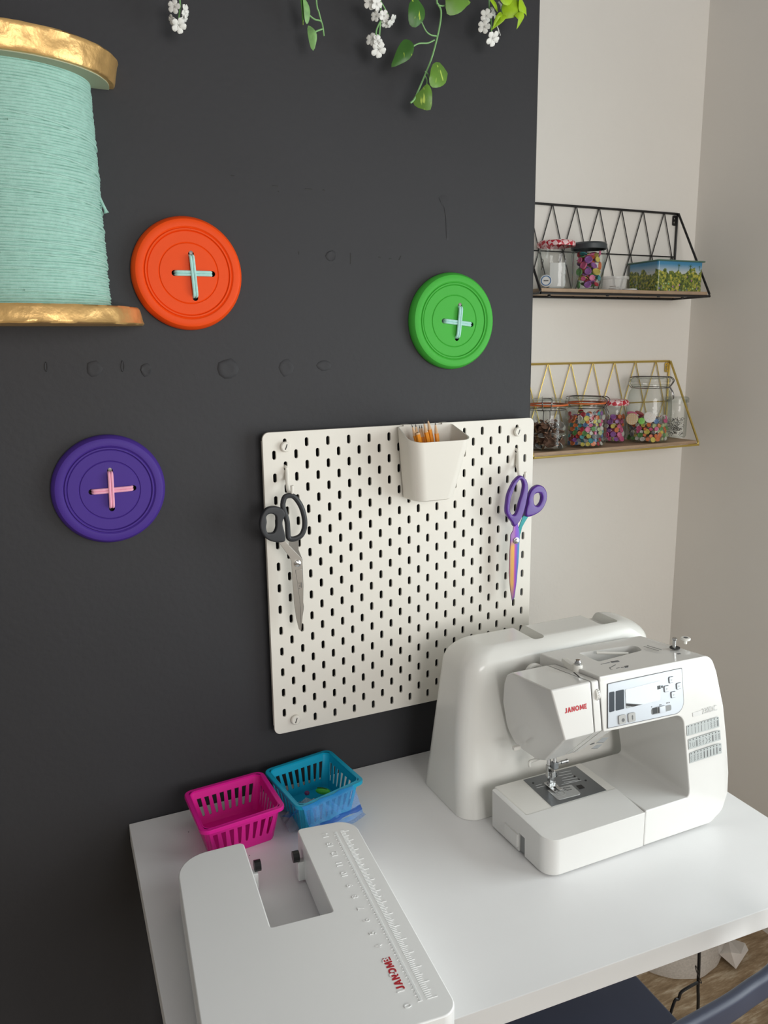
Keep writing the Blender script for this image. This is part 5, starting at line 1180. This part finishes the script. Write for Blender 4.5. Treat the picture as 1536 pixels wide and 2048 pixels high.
# top of the machine
ZTp = 1.0415
def Tp(q, z=ZTp): return at(*k1(q), Z=z)
def ztop(y): return 1.0495-.0165*max(0, min(1, (y+.385)/.16))
b = NB(); a_, c_ = Tp((655, 262), 1.036), Tp((850, 268), 1.036); tube(b, [a_, c_], .0026, 10); obj('spool_pin', b, M_plast2, sm)
sp = Tp((1130, 238)); zt0 = ztop(sp.y)
b = NB(); lathe(b, [(0, .0005), (.009, .0005), (.009, -.001)], 20, (sp.x+.002, sp.y, zt0), cap=False); obj('winder_recess', b, M_gap, sm)
b = NB(); lathe(b, [(.0034, 0), (.003, .002), (.003, .014), (.0045, .0155), (.0045, .0175), (.003, .0185), (0, .0185)], 20, (sp.x, sp.y, zt0), cap=False); obj('bobbin_winder_spindle', b, M_steel, sm)
st = Tp((1200, 206)); zt1 = ztop(st.y)
b = NB(); lathe(b, [(.003, -.001), (.003, .006), (.0075, .006), (.0085, .007), (.0085, .0095), (.0075, .0105), (.004, .0105), (.004, .0098), (0, .0098)], 24, (st.x, st.y, zt1), cap=False); stp = obj('winder_stopper', b, M_plast2, sm)
b = NB(); lathe(b, [(.004, .0099), (.004, .0108), (0, .0108)], 16, (st.x, st.y, zt1), cap=False); obj('stopper_screw', b, M_print, stp)
ga, gb_ = Tp((462, 290), 1.048), Tp((528, 338), 1.048); d = (gb_-ga); d.z = 0
b = NB(); Mx = frame((ga.x, ga.y, 1.034), d.normalized(), (-d.y, d.x, 0)); box(b, -.003, d.length+.002, -.0055, .0055, 0, .012, Mx); bevel(b, .0015, 2); obj('thread_guide', b, M_plast2, sm)
b = NB(); lathe(b, [(.0085, 0), (.0085, .012), (.0075, .0135), (0, .0135)], 24, (gb_.x+.002, gb_.y-.002, 1.036), cap=False); gk = obj('pretension_post', b, M_plast2, sm)
b = NB(); lathe(b, [(.0058, .0135), (.006, .0165), (.0052, .0168), (.0052, .0175), (.006, .018), (.004, .0215), (0, .0215)], 20, (gb_.x+.002, gb_.y-.002, 1.036), cap=False); obj('tension_disc', b, M_steel, gk)
def topline(pts, w=.0007, name='threading_print', m=None):
    b = NB()
    for a, c_ in zip(pts, pts[1:]):
        a, c_ = Tp(a), Tp(c_); d = c_-a; d.z = 0; nn = Vector((-d.y, d.x, 0)).normalized()*w/2
        for q4 in ([a-nn, c_-nn, c_+nn, a+nn],):
            lo_ = [b.verts.new((p.x, p.y, ztop(p.y)-.0005)) for p in q4]; hi = [b.verts.new((p.x, p.y, ztop(p.y)+.0006)) for p in q4]
            b.faces.new(hi); b.faces.new(lo_[::-1])
            for k in range(4): b.faces.new((lo_[k], lo_[(k+1) % 4], hi[(k+1) % 4], hi[k]))
    return obj(name, b, m or M_print, sm)
topline([(680, 343), (735, 330)]); topline([(745, 328), (790, 322)], .005); topline([(770, 350), (748, 365), (735, 372), (740, 384), (752, 386)], .001); topline([(775, 378), (795, 375)]); topline([(803, 374), (820, 372)]); topline([(825, 366), (848, 362), (845, 372), (828, 376)], .0012)
topline([(1150, 287), (1168, 285)], .004); topline([(945, 217), (1038, 257)], .0006, 'lid_seam', M_btn); topline([(965, 212), (1055, 250)], .0006, 'lid_seam', M_btn); topline([(515, 395), (548, 432)], .0014, 'take_up_slot', M_gap)
# needle plate
ZN = .8197
def Np(q): return at(*k1(q), Z=ZN)
P4 = [Np(q) for q in ((205, 1045), (525, 960), (715, 1108), (380, 1208))]
b = NB(); prism(b, [(p.x, p.y) for p in P4], lambda x, y: (x, y, ZN-.002), lambda x, y: (x, y, ZN+.0006)); npl = obj('needle_plate', b, M_plate, sm)
ZN2 = ZN+.0006
P5 = [Np(q) for q in ((352, 1112), (500, 1076), (562, 1135), (418, 1172))]
b = NB(); prism(b, fillet([(p.x, p.y) for p in P5], [.001, .003, .006, .006], 4), lambda x, y: (x, y, ZN2-.0005), lambda x, y: (x, y, ZN2+.0010)); bevel(b, .0004, 1); bc = obj('bobbin_cover', b, mat('smoky_clear_cover', (166, 167, 166), .15, coat=.6), npl)
pb_ = Np((432, 1130)); b = NB()
for r0, r1 in ((.003, .0042), (.0075, .0088)): lathe(b, [(r0, .0010), (r1, .0010), (r1, .0013), (r0, .0013), (r0, .0010)], 28, (pb_.x, pb_.y, ZN2), cap=False)
obj('bobbin_ring', b, M_btn, bc)
b = NB()
for q in ((455, 1100), (470, 1098), (485, 1095), (462, 1110), (478, 1112), (495, 1108)):
    p = Np(q); box(b, p.x-.0022, p.x+.0022, p.y-.0011, p.y+.0011, ZN2+.0009, ZN2+.0013)
obj('cover_print', b, M_print, bc)
def pbox(name, q4, h, m):
    P = [Np(q) for q in q4]; b = NB(); prism(b, [(p.x, p.y) for p in P], lambda x, y: (x, y, ZN2-.0004), lambda x, y: (x, y, ZN2+h)); obj(name, b, m, npl)
pbox('release_button', ((530, 1082), (560, 1076), (582, 1095), (550, 1103)), .0006, M_black)
M_line = mat('light_guide_line', (200, 202, 202), .4)
for (u0, v0, u1, v1_) in ((425, 1003, 495, 990), (420, 1022, 502, 1005), (440, 1036, 512, 1020), (445, 1050, 535, 1033), (455, 1062, 545, 1046), (440, 1075, 560, 1048), (280, 1082, 320, 1072), (285, 1095, 335, 1083)):
    a, c_ = Np((u0, v0)), Np((u1, v1_)); b = NB(); tube(b, [(a.x, a.y, ZN2+.0001), (c_.x, c_.y, ZN2+.0001)], .0004, 4); obj('guide_line', b, M_line, npl)
for q in ((265, 1065), (588, 1049), (520, 1024), (545, 1043)):
    p = Np(q); b = NB(); lathe(b, [(.0019, 0), (.0019, .0006), (0, .0006)], 12, (p.x, p.y, ZN2), cap=False); obj('plate_screw', b, M_gap, npl)
pN = Np((395, 1075)); nx_, ny_ = .1235, -.304
for dx in (-.0052, 0, .0052):
    b = NB(); box(b, nx_+dx-.0013, nx_+dx+.0013, ny_-.018, ny_+.012, ZN2-.0004, ZN2+.0004); fd = obj('feed_slot', b, M_gap, npl)
# presser foot and needle
b = NB(); box(b, nx_-.0095, nx_+.0085, ny_-.004, ny_+.014, .8235, .8255)
for dx in (-.006, .0045): box(b, nx_+dx-.0035, nx_+dx+.0030, ny_-.017, ny_-.003, .8228, .8250)
box(b, nx_-.007, nx_+.006, ny_+.001, ny_+.008, .8250, .8300); bevel(b, .0006, 1); ft = obj('presser_foot', b, M_steel, sm)
b = NB(); tube(b, [(nx_-.009, ny_+.0045, .829), (nx_+.008, ny_+.0045, .829)], .0016, 8); obj('foot_pin', b, M_print, ft)
b = NB(); box(b, nx_-.0055, nx_+.0045, ny_+.002, ny_+.0105, .8290, .8480); box(b, nx_-.0095, nx_-.003, ny_+.003, ny_+.0105, .838, .862); box(b, nx_-.004, nx_+.004, ny_-.002, ny_+.004, .840, .852); bevel(b, .0008, 1); obj('foot_holder', b, M_steel, sm)
b = NB(); cyl(b, (nx_-.0055, ny_+.007, .845), (nx_-.0055, ny_+.007, .90), .0034, 14); obj('presser_bar', b, M_steel, sm)
b = NB(); cyl(b, (nx_, ny_-.002, .860), (nx_, ny_-.002, .905), .0030, 14); obj('needle_bar', b, M_steel, sm)
b = NB(); box(b, nx_-.0045, nx_+.0055, ny_-.007, ny_+.003, .858, .870); bevel(b, .0008, 1); nc = obj('needle_clamp', b, M_plate, sm)
b = NB(); tube(b, [(nx_+.005, ny_-.002, .866), (nx_+.013, ny_-.002, .866), (nx_+.0135, ny_-.002, .866), (nx_+.024, ny_-.002, .866), (nx_+.0242, ny_-.002, .866), (nx_+.027, ny_-.002, .866)], [.0014, .0014, .003, .003, .0037, .0037], 14); obj('clamp_screw', b, M_steel, nc)
b = NB(); tube(b, [(nx_, ny_-.002, .859), (nx_, ny_-.002, .836), (nx_, ny_-.002, .8262)], [.0009, .0008, .0002], 8); obj('needle', b, M_steel, sm)
b = NB(); cyl(b, (nx_+.0045, ny_+.006, .8395), (nx_+.0105, ny_+.006, .8395), .0032, 12); obj('foot_screw', b, M_black, sm)
b = NB(); cyl(b, (nx_-.009, ny_+.001, .855), (nx_-.007, ny_-.002, .855), .0024, 10); obj('thread_hook', b, M_black, sm)
# small parts at the back of the head
pl_ = at(*k1((160, 845)), Y=-.262); b = NB(); box(b, pl_.x-.006, pl_.x+.008, -.266, -.258, pl_.z-.004, pl_.z+.003, ); bevel(b, .001, 1); obj('thread_cutter', b, M_plast2, sm)
pv_ = at(*k1((275, 935)), Y=-.255); b = NB(); tube(b, spline([(pv_.x-.010, -.255, pv_.z-.006), (pv_.x-.011, -.255, pv_.z+.003), (pv_.x, -.256, pv_.z+.005), (pv_.x+.012, -.258, pv_.z+.008)], 4), .0028, 8); obj('presser_lever', b, M_plast2, sm)
# ------------------------------------------------------------------ chair
ch = thing('chair', 'navy plastic chair pulled up to the desk, curved open back', 'chair', (.05, -.52, 0), group=None)
b = NB(); rows = []; XC, W_ = .010, .262
prism(b, fillet([(XC-W_, -.28), (XC-W_+.02, -.71), (XC+W_-.02, -.71), (XC+W_, -.28)], [.06, .08, .08, .06], 6), lambda x, y: (x, y, .425), lambda x, y: (x, y, .45-.006*max(0, 1-((x-XC)/.2)**2))); bevel(b, .006, 3, 40); obj('seat', b, M_navy, ch)
rail = spline([(-.265, -.72, .815), (-.235, -.755, .815), (-.16, -.775, .812), (-.08, -.765, .808), (-.03, -.757, .803), (.047, -.751, .801), (.095, -.745, .801), (.131, -.741, .802), (.18, -.728, .804), (.228, -.708, .806), (.262, -.675, .808)], 6)
b = NB(); prev = None
for i, p in enumerate(rail):
    t = (rail[min(i+1, len(rail)-1)]-rail[max(i-1, 0)]).normalized(); nrm = Vector((t.y, -t.x, 0)).normalized()
    prof = fillet([(-.008, -.017), (.008, -.017), (.008, .017), (-.008, .017)], .006, 3); rg = [b.verts.new(p+nrm*q[0]+Vector((0, 0, q[1]-.017))) for q in prof]
    if prev:
        for k in range(len(rg)): b.faces.new((prev[k], prev[(k+1) % len(rg)], rg[(k+1) % len(rg)], rg[k]))
    else: b.faces.new(rg)
    prev = rg
b.faces.new(prev); obj('back_rail', b, M_navy, ch)
for sx in (-1, 1):
    b = NB(); tube(b, spline([(XC-.002+sx*.258, -.70, .795), (XC+sx*.240, -.69, .62), (XC+sx*.225, -.685, .44)], 5), .011, 10); obj('back_post', b, M_navy, ch)
    b = NB(); tube(b, [(XC+sx*.185, -.67, .43), (XC+sx*.215, -.73, 0.001)], [.014, .011], 10); obj('leg', b, M_navy, ch)
    b = NB(); tube(b, [(XC+sx*.185, -.33, .43), (XC+sx*.21, -.29, 0.001)], [.014, .011], 10); obj('leg', b, M_navy, ch)
# ------------------------------------------------------------------ under the desk: cable, bin liner, paper
cb_ = thing('cable', 'black cable hanging below the front edge of the desk', 'cable', (.345, -.45, 0))
b = NB(); tube(b, spline([(.33, -.44, DZ-.034), (.335, -.448, .60), at(1398, 1925, Y=-.45), at(1396, 1975, Y=-.45), at(1396, 2020, Y=-.45), (.352, -.452, .2), (.36, -.46, .03), (.39, -.48, .004), (.48, -.46, .004)], 6), .0028, 8); obj('main_lead', b, M_cable, cb_)
b = NB(); tube(b, spline([at(1395, 1965, Y=-.452), at(1378, 1974, Y=-.452), at(1362, 1985, Y=-.45), at(1357, 1998, Y=-.45), at(1345, 2014, Y=-.45), (.25, -.45, .30), (.22, -.44, .05), (.20, -.42, .004)], 5), .0026, 8); obj('side_lead', b, M_cable, cb_)
b = NB(); tube(b, spline([at(1397, 1945, Y=-.456), at(1392, 1932, Y=-.456), at(1391, 1936, Y=-.456), at(1396, 1950, Y=-.457), at(1403, 1964, Y=-.456), at(1401, 1966, Y=-.456), at(1397, 1958, Y=-.456)], 5), .0008, 6); obj('wire_tie', b, M_blackw, cb_)
bin_ = thing('waste_bin', 'round bin with translucent white liner on the floor under the shelves', 'bin', (.79, .055, 0))
b = NB(); rings = []
for (r_, z) in ((.115, .001), (.130, .004), (.136, .03), (.140, .12), (.148, .24), (.153, .33)):
    rings.append([b.verts.new((.79+r_*(1+.02*math.sin(7*a*.2))*math.cos(a*math.pi/24), .055+r_*(1+.018*math.sin(a*1.3))*math.sin(a*math.pi/24), z)) for a in range(48)])
for A, B in zip(rings, rings[1:]):
    for k in range(48): b.faces.new((A[k], A[(k+1) % 48], B[(k+1) % 48], B[k]))
b.faces.new(rings[0]); obj('bin_liner', b, M_binp, bin_)
b = NB(); tube(b, loop_pts((.79, .055, 0), .154, .33, 40), .004, 8, True); obj('bin_rim', b, M_white, bin_)
pp = thing('paper_bag', 'crumpled white paper bag lying on the floor beside the bin', 'bag', (.97, -.03, 0))
pq = [at(u, v, Y=yy) for (u, v, yy) in ((1438, 1908, -.075), (1472, 1938, -.095), (1497, 1900, -.075), (1490, 1886, -.05), (1455, 1875, .0), (1434, 1880, .0), (1462, 1905, -.10), (1482, 1908, -.09))]
b = NB(); V = [b.verts.new((p.x, p.y, max(.0015, p.z))) for p in pq]
for f in ((0, 1, 6), (1, 7, 6), (1, 2, 7), (2, 3, 7), (3, 4, 7), (4, 6, 7), (4, 5, 6), (5, 0, 6)): b.faces.new([V[i] for i in f])
bmesh.ops.recalc_face_normals(b, faces=b.faces[:]); bmesh.ops.solidify(b, geom=b.faces[:], thickness=.001); obj('paper', b, M_paper, pp, smooth=15)
